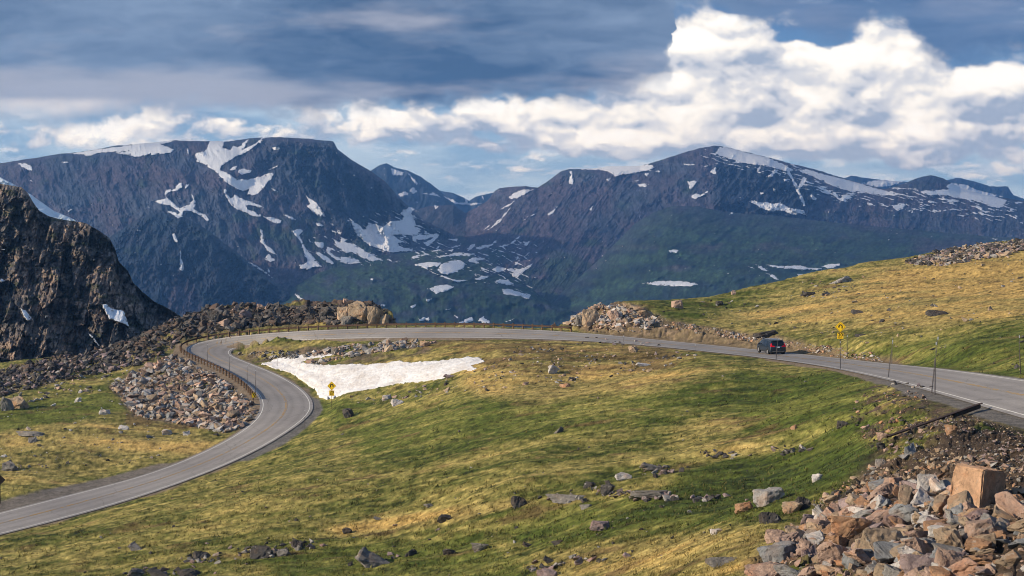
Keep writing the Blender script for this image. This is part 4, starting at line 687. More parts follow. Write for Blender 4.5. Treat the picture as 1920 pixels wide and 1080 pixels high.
# boulders one can point to: px, py of the foot, width and height in px, colour, label
NAMED = [
 (1444,945,58,32,(.23,.225,.225),'pale grey split boulder lying alone in the green hollow'),(1452,981,42,23,DRK,'dark angular boulder in dry grass below the pale split boulder'),(1492,962,38,21,TAN,'brown rounded boulder beside the black boulder at the rockfall edge'),
 (1515,956,31,24,DRK,'black boulder behind the brown one at the edge of the rockfall'),(1400,961,34,19,RUST,'rusty brown low boulder in grass just below the pale split boulder'),(1538,901,20,14,PALE,'small pale boulder in the dark green heath above the rockfall'),
 (1524,988,32,23,PURPL,'purplish boulder at the upper grass edge of the rockfall'),(1461,1018,38,21,PINK,'pink and grey boulder lying in the grass left of the rockfall'),(1346,1002,22,11,PALE,'small pale stone in straw grass left of the rockfall'),
 (1368,1058,76,13,GREY,'long flat grey rock slab in the grass near the bottom edge'),(1467,1056,66,36,COOL,'blue-grey pointed boulder at the lower left corner of the rockfall'),(1445,1092,76,36,PINK,'large pink boulder with white patches at the lowest left tip of the rockfall'),
 (1667,1038,82,54,TAN,'large tan slab boulder in the middle of the rockfall'),(1595,1018,78,45,RUST,'large reddish brown block in the upper left part of the rockfall'),(1568,1058,58,44,PINK,'pinkish grey boulder between the blue-grey one and the tan slab'),(1686,1090,76,40,TAN,'large brown boulder at the bottom edge below the tan slab'),
 (1788,1088,50,50,PINK,'tall pink boulder at the bottom edge under the big orange block'),(1788,1037,50,46,TAN,'brown wedge boulder under the big orange block'),(1748,924,38,37,PALE,'whitish boulder just left of the big orange block'),(1719,921,19,22,PALE,'small rounded whitish stone beside the whitish boulder'),
 (1764,998,47,28,RUST,'brown slab lying against the foot of the big orange block'),(1527,1042,36,38,PURPL,'purple-brown boulder low in the left part of the rockfall'),(1706,1037,33,27,RUST,'orange boulder right of the large tan slab'),(1738,1042,64,30,GREY,'long grey-brown slab tilted below the orange block'),
 (1850,1008,56,38,PINK,'long pinkish boulder below and right of the big orange block'),(1893,978,40,28,TAN,'tan boulder on the slope right of the big orange block'),(1913,950,30,24,RUST,'reddish boulder cut by the right picture edge'),(1491,807,12,10,RUST,'small tan stone alone in dry grass above the heath'),
 (1658,823,21,16,PINK,'pink stone at the lower end of the fallen rail'),(1583,804,20,13,DRK,'dark stone at the left edge of the road embankment'),(1656,846,18,14,DRK,'dark stone just below the lower end of the fallen rail'),(1788,816,23,20,RUST,'brown pointed stone in front of the middle of the fallen rail'),
 (1656,876,18,14,GREY,'grey stone between the fallen rail and the rockfall'),(1714,858,26,24,COOL,'grey leaning slab on the embankment below the fallen rail'),
 (704,1063,78,30,GREY,'broad lichen-grey boulder at the bottom centre of the meadow'),(765,1044,25,13,DRK,'dark low rock right of the broad lichen-grey boulder'),(841,1041,23,12,DRK,'small dark rock with brown face in the lower meadow'),(901,1036,33,17,GREY,'grey rock in the lower meadow right of the small dark rocks'),
 (991,1025,22,9,DRK,'flat dark rock in the lower meadow left of the grassy rise'),(1048,1021,23,9,DRK,'flat dark rock, the right one of the lower meadow pair'),(976,954,32,19,DRK,'dark rock at the right end of the orange grass streak'),(834,979,26,14,DRK,'dark rock touching the middle of the orange grass streak'),
 (1126,996,38,19,PURPL,'pyramid-shaped rock alone on the lower meadow'),(1028,1086,40,20,PURPL,'brown ragged rock cut by the bottom edge of the picture'),(1047,812,20,12,GREY,'grey stone alone high on the open meadow'),(1068,948,90,15,GREY,'long low grey ledge in the middle of the meadow'),
 (1172,901,32,15,PALE,'pale knobbly rock at the left end of the upper ledge'),(1228,886,50,15,GREY,'grey ledge rock right of the pale knobbly rock'),(1142,928,26,19,DRK,'dark knobbly rock in the middle of the dark green heath'),(1107,916,21,11,DRK,'black low rock at the left tip of the heath'),(1223,939,80,16,GREY,'long grey ledge along the lower edge of the heath'),
 (649,1004,18,11,DRK,'dark rock under the left end of the orange grass streak'),(707,978,21,6,GREY,'thin flat stone left in the orange grass streak'),(803,954,17,8,GREY,'small grey stone above the orange grass streak'),(1099,954,23,10,GREY,'small grey rock under the long low ledge'),(1031,1056,24,12,DRK,'dark rock above the ragged rock at the bottom edge'),(1089,1059,24,11,PURPL,'brown flat rock right of the ragged rock at the bottom edge'),
 (249,1034,28,15,GREY,'grey pointed rock in the lower left meadow'),(483,1049,42,24,DRK,'largest dark rock of the black outcrop in the lower left meadow'),(555,1030,26,14,DRK,'dark rock at the upper right end of the black outcrop'),(528,1043,24,14,GREY,'grey rock in the black outcrop of the lower left meadow'),(374,1050,34,14,DRK,'dark pointed rock on the ridge left of the black outcrop'),(247,1084,28,16,GREY,'grey rock at the bottom edge left of the black ledge'),
 (295,1086,56,17,DRK,'black ledge cut by the bottom edge of the picture'),(345,1084,40,14,DRK,'dark ledge right of the black ledge at the bottom edge'),
 (49,823,58,10,GREY,'long flat grey slab in the meadow at the left edge'),(55,832,16,10,GREY,'grey stone just below the long flat slab at the left'),(11,885,26,19,GREY,'grey rock pile cut by the left picture edge'),(192,779,21,11,PALE,'pale stone in the bright green patch left of the rubble slope'),(227,806,20,8,PALE,'pale pointed stone in the left meadow below the green patch'),
 (309,817,18,12,PALE,'pale stone in brown grass under the rubble slope'),(347,817,15,9,PALE,'pale flat stone right of another pale stone under the rubble'),(143,755,13,9,PALE,'small pale stone above the bright green patch'),(426,807,22,12,PINK,'pinkish stone at the lowest corner of the rubble slope'),
 (650,785,20,19,DRK,'sharp dark pointed rock below the left warning sign'),(1039,702,22,17,PALE,'pale pointed boulder standing in the brown meadow'),(1059,727,22,8,RUST,'flat red-brown rock in the straw meadow'),(1073,716,14,7,DRK,'small dark stone above the flat red-brown rock'),(724,751,18,11,PALE,'pale boulder below the snow patch'),(746,760,28,10,PALE,'pale flat slab below the snow patch'),
 (628,665,15,15,GREY,'grey boulder at the far edge of the snow patch'),(845,710,26,7,PURPL,'reddish flat rock at the lower right tip of the snow'),(1188,663,17,14,TAN,'brown boulder in the meadow just below the road'),(1210,688,34,8,PALE,'pale flat rock in the meadow below the straight road'),
 (1440,636,50,12,DRK,'big dark outcrop on the bank behind the minivan'),(1762,594,43,11,DRK,'long dark flat rock high on the right hillside'),(1610,588,25,8,DRK,'dark flat rock left on the right hillside'),(1616,631,22,5,DRK,'thin dark rock in the grass right of the right warning sign'),(1860,583,11,10,TAN,'small pointed rock on the right hillside near the frame edge'),
 (1350,573,14,9,DRK,'small dark rock near the left skyline of the hill'),(1376,554,9,9,PINK,'pink stone standing on the skyline of the right hill'),(1575,531,50,14,GREY,'ragged grey outcrop below the skyline of the right hill'),(1520,556,26,8,DRK,'low dark outcrop left of its twin on the upper hillside'),(1552,554,19,8,DRK,'low dark outcrop, the right one of two on the upper hillside'),
 (1272,579,22,17,PINK,'pale pink boulder at the top of the road cut'),(1041,603,9,11,RUST,'upright brown boulder at the left end of the road cut'),(1077,596,12,9,PALE,'pale round boulder on the left crest of the road cut'),(1108,612,30,34,TAN,'large tan rock face at the left of the road cut'),(1090,613,20,22,GREY,'grey block at the foot of the road cut beside the guardrail end'),(1150,602,26,20,PINK,'pink block in the middle of the road cut'),(1210,596,30,14,TAN,'tan boulder row end where grass meets the road cut'),
 (438,588,20,17,PINK,'pinkish block on the crest of the dark rock ridge'),(448,576,15,10,PINK,'topmost pink boulder of the dark rock ridge, left of centre'),(488,580,15,11,PINK,'round pink boulder on the skyline of the ridge, left of a pair'),(499,580,12,13,PINK,'tall pink boulder on the skyline of the ridge, right of a pair'),(648,573,12,13,PINK,'single pinnacle boulder standing on top of the ridge outcrop'),
 (645,605,26,32,TAN,'tan block at the left of the ridge outcrop above the guardrail'),(672,607,38,39,TAN,'biggest tan block in the middle of the ridge outcrop'),(699,610,24,36,TAN,'tall rounded tan block on the right side of the ridge outcrop'),(718,611,20,24,TAN,'rightmost low tan block of the ridge outcrop'),(652,611,24,18,GREY,'grey block at the foot of the ridge outcrop'),(419,615,18,18,PINK,'pinkish block in the dark rocks behind the guardrail'),(366,601,14,10,PINK,'pinkish boulder on the left shoulder of the dark ridge'),
 (400,608,20,26,DRK,'tall dark block at the left end of the ridge above the bend'),(384,612,18,20,DRK,'dark block beside the tall dark one above the bend'),(460,600,22,18,PURPL,'purplish block in the middle of the ridge behind the guardrail'),(610,596,22,22,DRK,'dark block left of the tan ridge outcrop'),(588,598,20,20,DRK,'dark craggy block left of its twin on the ridge'),(570,590,22,16,DRK,'dark craggy block on the ridge above the middle of the guardrail'),
 (30,768,34,26,TAN,'large brown boulder in the rocks at the left edge'),(8,772,20,30,GREY,'tall grey boulder cut by the left edge of the picture')]
for px, py, w, h, c, lab in NAMED:
    p = hit(px, py); s = p[1]/FPX; W_, H_ = w*s*1.1, h*s*1.3; c = (.17, .16, .15) if c == GREY and px < 1400 else c; p[1] += W_*.28; p[0] *= p[1]/(p[1]-W_*.28)
    zg = on_ground(p[0], p[1]); gz = p[2] if abs(zg-p[2]) > H_ else float(zg)
    boulder((p[0], p[1], gz+H_*.5-H_*.3), (W_, W_*(.75 if w < 3*h else .35), H_), c, lab)
# fields of rocks: outline, how many, smallest and largest width in metres, colours, phrase
FIELDS = [
 ([(1405,1085),(1490,1000),(1560,945),(1640,915),(1750,900),(1860,955),(1930,950),(1930,1095)], 1500, .07, 1.0, [PINK,TAN,GREY,PINK,PALE,PURPL,TAN,RUST,PINK,COOL], 'boulder in the jumbled rockfall at the lower right', 'boulders in the rockfall'),
 ([(1510,950),(1640,870),(1700,830),(1930,880),(1930,960),(1560,960)], 1500, .05, .34, [PINK,TAN,RUST,GREY,TAN,DRK], 'stone on the slope above the rockfall', 'stones on the embankment slope'),
 ([(1600,750),(1640,722),(1730,740),(1780,790),(1700,850),(1640,850),(1600,800)], 520, .05, .30, [RUST,DRK,DRK,PINK,PURPL,UMBER], 'stone among green tufts on the road embankment', 'stones on the embankment slope'),
 ([(1700,790),(1800,775),(1925,810),(1925,900),(1700,860)], 1500, .04, .16, [DRK,TAN,GREY,PURPL], 'stone on the bare road embankment', 'stones on the embankment slope'),
 ([(208,725),(262,694),(325,664),(350,676),(400,704),(440,728),(470,760),(484,782),(466,800),(420,812),(350,798),(250,778)], 3800, .22, 1.4, [PINK,TAN,GREY,PALE,TAN,COOL,PINK,UMBER,GREY], 'angular boulder in the rubble slope below the curving guardrail', 'boulders in the rubble slope'),
 ([(-20,700),(100,668),(200,640),(330,595),(380,580),(335,640),(322,655),(250,690),(180,702),(80,724),(-20,748)], 3600, .20, 1.35, [DRK,(.11,.098,.09),DRK,(.16,.15,.14),DRK,UMBER,DRK,PURPL], 'rock in the dark boulder band left of the bend', 'rocks in the dark boulder band'),
 ([(330,612),(380,575),(430,566),(540,578),(600,574),(700,568),(742,600),(700,608),(600,609),(540,609),(440,618),(350,640)], 3200, .22, 1.7, [DRK,UMBER,DRK,DRK,UMBER,DRK,(.11,.098,.09),DRK,(.16,.15,.14),DRK], 'rock of the dark ridge behind the guardrail', 'rocks of the dark ridge'),
 ([(1040,606),(1075,590),(1130,568),(1190,578),(1240,600),(1200,625),(1110,616)], 900, .3, 1.3, [TAN,PINK,GREY,PALE,TAN], 'boulder in the rocky road cut past the guardrail end', 'boulders in the road cut'),
 ([(1150,600),(1300,624),(1430,644),(1560,668),(1660,684),(1640,662),(1500,644),(1400,628),(1280,606),(1200,585)], 1500, .10, .50, [TAN,RUST,PALE,GREY,PINK], 'stone on the cut bank beside the straight road', 'stones on the cut bank'),
 ([(1690,494),(1740,478),(1800,462),(1930,448),(1930,470),(1850,486),(1760,500)], 2600, .3, 1.2, [DRK,GREY,PURPL,TAN,DRK], 'rock in the boulder field along the crest of the right hill', 'rocks on the hill crest'),
 ([(562,672),(600,655),(680,645),(760,641),(820,640),(800,650),(700,662),(640,674),(590,684)], 420, .3, 1.4, [PALE,GREY,PINK,TAN,GREY], 'boulder in the row at the far side of the snow patch', 'boulders behind the snow patch'),
 ([(440,664),(500,658),(560,660),(560,676),(500,676)], 250, .2, .8, [DRK,GREY], 'dark stone between the bend and the snow patch', 'boulders behind the snow patch'),
 ([(620,745),(720,735),(830,712),(905,690),(980,660),(1200,650),(1280,690),(1050,720),(850,740),(700,765)], 520, .10, .6, [PALE,GREY,PINK,TAN,PURPL,DRK], 'stone in the brown meadow beside the snow', 'stones in the brown meadow'),
 ([(0,690),(200,690),(330,650),(250,730),(120,740),(0,770)], 260, .25, 1.0, [GREY,PINK,DRK,PALE], 'boulder in the mossy ground below the dark band', 'boulders in the mossy ground'),
 ([(0,750),(240,750),(420,815),(250,870),(0,900)], 150, .15, .7, [GREY,PALE,DRK], 'stone in the left meadow', 'stones scattered over the meadows'),
 ([(600,780),(1000,700),(1600,700),(1600,860),(1300,1080),(0,1080),(0,1000),(400,900)], 330, .08, .30, [GREY,DRK,DRK,PURPL], 'stone in the wide central meadow', 'stones scattered over the meadows'),
 ([(1200,590),(1500,525),(1925,470),(1925,700),(1600,640),(1300,600)], 260, .15, .7, [DRK,GREY,DRK,TAN], 'stone on the right hillside', 'stones scattered over the meadows')]
_pw = np.zeros_like(G['py']); _pw[1:] = np.clip(G['py'][:-1]-G['py'][1:], 0, 6); _pw = _pw.ravel()+.02
gx, gy, gz_, gpx, gpy, gv = (G[q].ravel() for q in ('X', 'Y', 'Z', 'px', 'py', 'vis')); goff = G['off'].ravel()
rocks = []
for fi, (poly, cnt, a, b, cols_, lab, grp) in enumerate(FIELDS):
    m = np.where(gv & (goff > 1.0) & (gpx > min(p[0] for p in poly)) & (gpx < max(p[0] for p in poly)))[0]; m = m[inside(poly, gpx[m], gpy[m]) & ~inside(SNOWP, gpx[m], gpy[m])]
    if not len(m): continue
    cl = .35+np.clip(fbm(gx[m]/4, gy[m]/7, 3, 400+fi)+.10, 0, 1)**2*6; cl = cl*_pw[m]*gy[m]; pick = RNG.choice(m, cnt, p=cl/cl.sum())
    sz = a*(b/a)**(RNG.random(cnt)**2.9)
    for i, s in zip(pick, sz): rocks.append((gx[i], gy[i], gz_[i], s, cols_[RNG.integers(len(cols_))], fi))
# clumps of dark ledges in the meadow
for cx, cy, n_ in [(1150,925,40),(1240,885,26),(1230,936,26),(1340,855,22),(1480,845,20),(480,1038,40),(560,1026,22),(375,1052,26),(290,1075,18),(1060,940,20),(1590,545,14),(1570,532,26),(1260,672,26),(1000,655,18),(1130,640,16),(1180,645,16),(1330,935,14),(700,1052,14),(1020,1065,20),(1100,1050,14),(1350,570,14),(1520,555,14),(1700,725,10),(20,880,20)]:
    for _ in range(n_):
        p = hit(cx+random.gauss(0, 24), cy+random.gauss(0, 4)); rocks.append((*p, random.uniform(.12, .5)*(1 if p[1] > 60 else .7), random.choice([DRK, GREY, DRK, PURPL]), 15))
rocks.sort(key=lambda r: -r[3]/r[1]); NI = 300-len(NAMED)-1
ANCH = [(1828,930,'the big orange block'),(1667,1015,'the large tan slab'),(1595,998,'the reddish brown block'),(1467,1040,'the blue-grey pointed boulder'),(1748,906,'the whitish boulder'),(1686,1072,'the large brown boulder at the bottom edge'),(1788,1066,'the tall pink boulder'),
 (1738,1027,'the long grey-brown slab'),(1850,990,'the long pinkish boulder'),(1527,1024,'the purple-brown boulder'),(1893,964,'the tan boulder on the slope'),(1445,1075,'the large pink boulder at the lowest tip'),(1568,1038,'the pinkish grey boulder'),(1706,1024,'the orange boulder'),(1658,815,'the pink stone by the fallen rail'),
 (1900,1060,'the bottom right corner'),(1640,960,'the upper rim of the rockfall'),(1524,975,'the purplish boulder at the grass edge'),(1714,846,'the grey leaning slab')]
USED = set()
def single_out(x, y, z, s, sx, sy, sz, cname, f):
    px, py = pix(x, y, z); base = '%s %s' % (cname, f[5]); shape = 'flat' if sz < .55*sx else ('upright' if sz > .8*sx else ('blocky' if sy > .85*sx else 'wedge-shaped'))
    size = 'small' if s/y*FPX < 16 else ('big' if s/y*FPX > 30 else 'medium'); a = sorted(ANCH, key=lambda t: (t[0]-px)**2+2*(t[1]-py)**2)
    if (a[0][0]-px)**2+(a[0][1]-py)**2 < 120**2:
        for t in a[:2]:
            dx, dy = px-t[0], py-t[1]; d = ('right of' if dx > 0 else 'left of') if abs(dx) > 1.2*abs(dy) else ('below' if dy > 0 else 'above')
            for l in ('%s %s boulder %s %s' % (shape, cname, d, t[2]), '%s %s %s boulder %s %s' % (size, shape, cname, d, t[2])):
                if l not in USED: USED.add(l); return l
        l = '%s %s boulder %s %s, %s %s' % (shape, cname, 'right of' if px > a[0][0] else 'left of', a[0][2], 'below' if py > a[1][1] else 'above', a[1][2])
        if l not in USED and len(l.split()) < 17: USED.add(l); return l
    return base
for x, y, z, s, c, fi in rocks[:NI]:
    f = FIELDS[fi]; sx, sy, sz = s*random.uniform(.9, 1.6), s*random.uniform(.6, 1.1), s*random.uniform(.35, .80)
    boulder((x, y, z+s*.18), (sx, sy, sz), c, single_out(x, y, z, s, sx, sy, sz, CN[c], f), f[6], rot=(random.uniform(-.5, .5), random.uniform(-.5, .5), random.uniform(0, 6.28)))
def merge_rocks(lst, name):
    VV = []; FF = []; CC = []; n0 = 0
    for x, y, z, s, c, fi in lst:
        v, f = LOW[random.randrange(14)]; R = Matrix.Rotation(random.uniform(0, 6.28), 3, 'Z')@Matrix.Rotation(random.uniform(-.6, .6), 3, 'X')@Matrix.Rotation(random.uniform(-.6, .6), 3, 'Y')
        q = (v*np.array([s*random.uniform(.9, 1.5), s*random.uniform(.7, 1.1), s*random.uniform(.4, .85)]))@np.array(R).T+np.array([x, y, z+s*.15]); VV.append(q); FF.append(f+n0); n0 += len(v)
        CC.append(np.tile(np.array(c)*random.uniform(.7, 1.25), (len(v), 1)))
    me = npmesh(name, np.concatenate(VV), np.concatenate(FF), cols=np.concatenate(CC), smooth=False); return tag(link(name, me, RMS), kind='stuff')
merge_rocks(rocks[NI:], 'rubble')
# the big orange block: two faces in sight, the left one in the sun
pb = hit(1838, 962); Yb_ = pb[1]
def q(px, py, dY): return at(px, py, Yb_+dY)
vb = [q(1766,968,.35), q(1834,974,-.35), q(1880,952,.9), q(1822,935,1.5), q(1789,871,.35), q(1846,880,-.3), q(1889,884,.8), q(1836,872,1.5)]
o_ = vb[0].copy(); bm = bmesh.new(); vs = [bm.verts.new(Vector(p-o_)) for p in vb]
for v in vs[:4]: v.co.z -= .3
for f in ((3,2,1,0),(4,5,6,7),(0,1,5,4),(1,2,6,5),(2,3,7,6),(3,0,4,7)): bm.faces.new([vs[i] for i in f])
bmesh.ops.recalc_face_normals(bm, faces=bm.faces); bmesh.ops.bevel(bm, geom=bm.edges[:], offset=.035, segments=2, affect='EDGES'); bmesh.ops.triangulate(bm, faces=bm.faces)
for _ in range(3): bmesh.ops.subdivide_edges(bm, edges=[e for e in bm.edges if e.calc_length() > .12], cuts=1); bmesh.ops.triangulate(bm, faces=bm.faces)
bm.normal_update(); cz = np.array([v.co[:] for v in bm.verts]); nn = [v.normal.copy() for v in bm.verts]
dd = fbm(cz[:, 0]*1.6+cz[:, 1], cz[:, 2]*1.4+cz[:, 1]*.7, 5, 500)*.10+facets(cz[:, 0]*1.5+cz[:, 1], cz[:, 2]*1.3+cz[:, 1], 501, 1)*.075+facets(cz[:, 0]*5+cz[:, 1]*2, cz[:, 2]*4+cz[:, 1], 502, 1)*.02
for v, d, n_ in zip(bm.verts, dd, nn): v.co += n_*float(d)
me = bpy.data.meshes.new('boulder'); bm.to_mesh(me); bm.free(); o = link('boulder', me, RM); o.location = o_; o.color = (.53, .335, .215, 1); tag(o, 'huge cube-shaped orange boulder on top of the rockfall, far bigger than its neighbours', 'boulder')
# ---------------------------------------------------------------- grass: short blades in tufts, too many to count
def build_grass():
    m = np.where(gv & (goff > .7) & (gpx > -60) & (gpx < 1980) & (gy < 215) & (gpy > 590))[0]; rub = G['rub'].ravel()[m]; rky = G['rocky'].ravel()[m]
    col = G['col'].reshape(-1, 3)[m]; green = col[:, 1]/(col.sum(1)+1e-6); keep = (rub < .15+.6*(green > .42)) & (rky < .3) & ~inside(SNOWP, gpx[m], gpy[m]) & (green > .345)
    m = m[keep]; w = _pw[m]*np.clip(60/gy[m], .25, 1.2)*np.clip(.55+fbm(gx[m]/1.7, gy[m]/2.5, 3, 600), .05, 1)*(1+1.2*(gpy[m] > 900)); N = 130000; pick = RNG.choice(m, N, p=w/w.sum()); c = np.clip(G['col'].reshape(-1, 3)[pick], .01, 1)
    x = gx[pick]+RNG.normal(0, .05, N)*gy[pick]/60; y = gy[pick]+RNG.normal(0, .12, N)*gy[pick]/60; z = on_ground(x, y); nb = 5; V = np.zeros((N, nb, 3, 3)); C = np.zeros((N, nb, 3, 3))
    sc = np.clip(gy[pick]/60, .75, 1.9)*np.where(RNG.random(N) < .12, 1.8, 1.)
    for b in range(nb):
        a = RNG.uniform(0, 6.28, N); h = RNG.uniform(.04, .13, N)*sc**.6; wd = RNG.uniform(.010, .022, N)*sc; ox = RNG.normal(0, .07, N)*sc; oy = RNG.normal(0, .07, N)*sc; lx = RNG.normal(.12, .45, N)*h; ly = RNG.normal(0, .4, N)*h
        V[:, b, 0] = np.stack([x+ox-np.cos(a)*wd, y+oy-np.sin(a)*wd, z-.02], -1); V[:, b, 1] = np.stack([x+ox+np.cos(a)*wd, y+oy+np.sin(a)*wd, z-.02], -1); V[:, b, 2] = np.stack([x+ox+lx, y+oy+ly, z+h], -1)
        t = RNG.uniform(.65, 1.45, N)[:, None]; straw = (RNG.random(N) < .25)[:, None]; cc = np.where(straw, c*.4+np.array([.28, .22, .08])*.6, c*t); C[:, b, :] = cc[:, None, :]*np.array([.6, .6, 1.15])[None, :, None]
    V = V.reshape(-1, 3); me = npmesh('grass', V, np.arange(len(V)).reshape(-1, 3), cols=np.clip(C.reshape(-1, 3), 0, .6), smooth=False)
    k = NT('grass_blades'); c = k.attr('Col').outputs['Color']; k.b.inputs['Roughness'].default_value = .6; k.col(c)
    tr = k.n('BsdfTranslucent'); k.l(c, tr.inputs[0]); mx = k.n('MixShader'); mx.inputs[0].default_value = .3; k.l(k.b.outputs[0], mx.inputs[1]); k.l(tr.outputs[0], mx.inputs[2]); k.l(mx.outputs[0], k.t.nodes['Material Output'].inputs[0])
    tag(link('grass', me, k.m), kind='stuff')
build_grass()
# ---------------------------------------------------------------- guardrail round the outside of the bend
WOOD = simple('weathered_post_wood', (.125, .080, .050), .85, 0, 6, .35); RUSTM = simple('rusted_steel', (.060, .036, .026), .7, .3, 3, .35); STEEL = simple('dull_steel', (.10, .10, .105), .5, .6, 4, .2)
YELS = simple('sign_yellow', (.88, .56, .015), .45); BLKS = simple('sign_black', (.012, .012, .012), .5); BACK = simple('sign_back', (.06, .04, .03), .6, .3)
def rail_path():
    K = np.arange(int(12.45*14), int(27.3*14)); D = RO[K]-RI[K]; D[:, 2] = 0; D /= np.linalg.norm(D, axis=1)[:, None]; P = RO[K]+D*1.15
    s = np.concatenate([[0], np.cumsum(np.linalg.norm(np.diff(P[:, :2], axis=0), axis=1))]); return P, D, s
P, D, s = rail_path(); n = min(99, int(s[-1]/1.905)+1); sp = np.linspace(0, s[-1], n)
gr = empty('guardrail', tuple(P[len(P)//2])); tag(gr, 'long rusty steel guardrail on wooden posts curving round the outside of the bend', 'guardrail'); o0 = gr.location
pst = [np.array([np.interp(q, s, P[:, i]) for i in range(3)]) for q in sp]; dirs = [np.array([np.interp(q, s, D[:, i]) for i in range(3)]) for q in sp]
pg = [min(float(on_ground(p[0], p[1])), p[2]+.05) for p in pst]; mb = MB(); mb.box(0, 0, 0, .19, .22, 1.0, .012); pm = mb.build('post', WOOD, gr); first = True
for p, d, g_ in zip(pst, dirs, pg):
    o = pm if first else pm.copy()
    if not first: COL.objects.link(o); o.parent = gr
    first = False; q = p+d*.22; o.location = Vector((q[0], q[1], p[2]+.34+random.uniform(-.03, .03)))-o0; o.rotation_euler = (random.uniform(-.03, .03), random.uniform(-.03, .03), math.atan2(d[1], d[0]))
sec = [(-.04,.44),(.04,.49),(.04,.53),(-.03,.575),(-.03,.60),(.04,.645),(.04,.685),(-.04,.74)]; fs = np.linspace(0, s[-1], n*3); V = []
for q in fs:
    p = np.array([np.interp(q, s, P[:, i]) for i in range(3)]); d = np.array([np.interp(q, s, D[:, i]) for i in range(3)])
    for a, z in sec: V.append(p+d*(.08-a)+np.array([0, 0, z])-np.array(o0))
me = npmesh('rail', np.array(V), gridfaces(len(fs), len(sec))); r_ = link('rail', me, RUSTM, gr); sm = r_.modifiers.new('thick', 'SOLIDIFY'); sm.thickness = .012
# striped marker at the near end of the guardrail
mp = np.array([np.interp(s[-1]+.0, s, P[:, i]) for i in range(3)]); mk = empty('object_marker', (mp[0], mp[1]-.5, mp[2]), .15); tag(mk, 'small yellow marker with black diagonal stripes at the near end of the guardrail', 'road marker')
mb = MB(); mb.tube((0, .03, -.3), (0, .03, 1.0), .035); mb.build('post', STEEL, mk); mb = MB(); mb.box(0, 0, .68, .54, .025, .70, .008); pl = mb.build('panel', YELS, mk)
mb = MB()
for x0 in (-.27, -.02, .16):
    pts = [(x0, 1.03), (x0+.13, 1.03), (x0+.13+.40, .33), (x0+.40, .33)]
    cl = []
    for i in range(4):                                             # clip to the panel width
        a, b = pts[i], pts[(i+1) % 4]
        if a[0] <= .27: cl.append(a)
        if (a[0] <= .27) != (b[0] <= .27): t = (.27-a[0])/(b[0]-a[0]); cl.append((.27, a[1]+t*(b[1]-a[1])))
    mb.prism(cl, 'y', -.022, -.014)
mb.build('stripes', BLKS, pl)
# ---------------------------------------------------------------- warning signs
def text_mesh(txt, size):
    c = bpy.data.curves.new('lettering', 'FONT'); c.body = txt; c.size = size; c.align_x = 'CENTER'; c.align_y = 'CENTER'; c.extrude = .003; c.offset = size*.022; o = bpy.data.objects.new('tmp', c); COL.objects.link(o)
    bpy.context.view_layer.update(); me = bpy.data.meshes.new_from_object(o.evaluated_get(bpy.context.evaluated_depsgraph_get())); bpy.data.objects.remove(o); me.transform(Matrix.Rotation(math.pi/2, 4, 'X')); return me
def arrow(mirror):
    mb = MB(); m = -1 if mirror else 1; w = .048; pts = [(.145, -.17), (.145, .03)]+[(.145*math.cos(a), .03+.145*math.sin(a)) for a in np.linspace(.25, math.pi-.15, 12)]; pts.append((-.150, -.005))
    L = []; R = []
    for i, p in enumerate(pts):
        a = pts[max(i-1, 0)]; b = pts[min(i+1, len(pts)-1)]; t = np.array([b[0]-a[0], b[1]-a[1]]); t = t/np.linalg.norm(t); nrm = np.array([-t[1], t[0]])*w; L.append(np.array(p)+nrm); R.append(np.array(p)-nrm)
    mb.prism([(m*a, b) for a, b in L+R[::-1]], 'y', -.024, -.016); mb.prism([(m*a, b) for a, b in [(-.255, .01), (-.045, .01), (-.15, -.13)]], 'y', -.0245, -.0155); return mb
def sign(base, zc, half, zp, label, mirror, yaw, front=True, plaque=True, top=None):
    r = empty('warning_sign', tuple(base), yaw); tag(r, label, 'road sign'); k = half/.54
    mb = MB(); mb.box(0, .035, zc/2+half*.25, .07, .045, zc+half*.5+.5, .004); mb.box(0, .065, zc/2, .03, .02, zc+.3); mb.build('post', RUSTM, r)
    mb = MB(); mb.prism([(half*math.cos(a)*1.0, zc+half*math.sin(a)) for a0 in (0, 90, 180, 270) for a in (math.radians(a0-3), math.radians(a0), math.radians(a0+3))], 'y', -.012, .006)
    pn = mb.build('diamond_panel', YELS if front else BACK, r)
    if front:
        mb = MB(); e = half*.92; i_ = half*.875
        for a0 in (0, 90, 180, 270):
            a, b = math.radians(a0), math.radians(a0+90); mb.prism([(e*math.cos(a), zc+e*math.sin(a)), (e*math.cos(b), zc+e*math.sin(b)), (i_*math.cos(b), zc+i_*math.sin(b)), (i_*math.cos(a), zc+i_*math.sin(a))], 'y', -.018, -.0125)
        mb.build('border', BLKS, pn); mb = arrow(mirror); bmesh.ops.scale(mb.bm, vec=(k*1.12, 1, k*1.12), verts=mb.bm.verts); bmesh.ops.translate(mb.bm, vec=(0, 0, zc+.02), verts=mb.bm.verts); mb.build('turn_arrow', BLKS, pn)
    if plaque:
        mb = MB(); mb.box(0, -.004, zp, .62*k, .014, .66*k, .004); pq = mb.build('speed_plaque', YELS if front else BACK, r)
        if front:
            t = link('number', text_mesh('20', .50*k), BLKS, pq); t.location = (0, -.017, zp+.10*k); t = link('lettering', text_mesh('M.P.H.', .17*k), BLKS, pq); t.location = (0, -.017, zp-.22*k)
    return r
b = hit(1577, 669); m_ = b[1]/FPX; sign(b, (669-614)*m_, 9.6*m_, (669-631)*m_, 'yellow hairpin turn sign over a 20 plaque beside the straight road', False, -.12)
b = hit(619.5, 767); m_ = b[1]/FPX; sign(b, (767-724)*m_, 8.2*m_, (767-737.5)*m_, 'yellow hairpin turn sign over a small plaque in front of the snow patch', True, -.05)
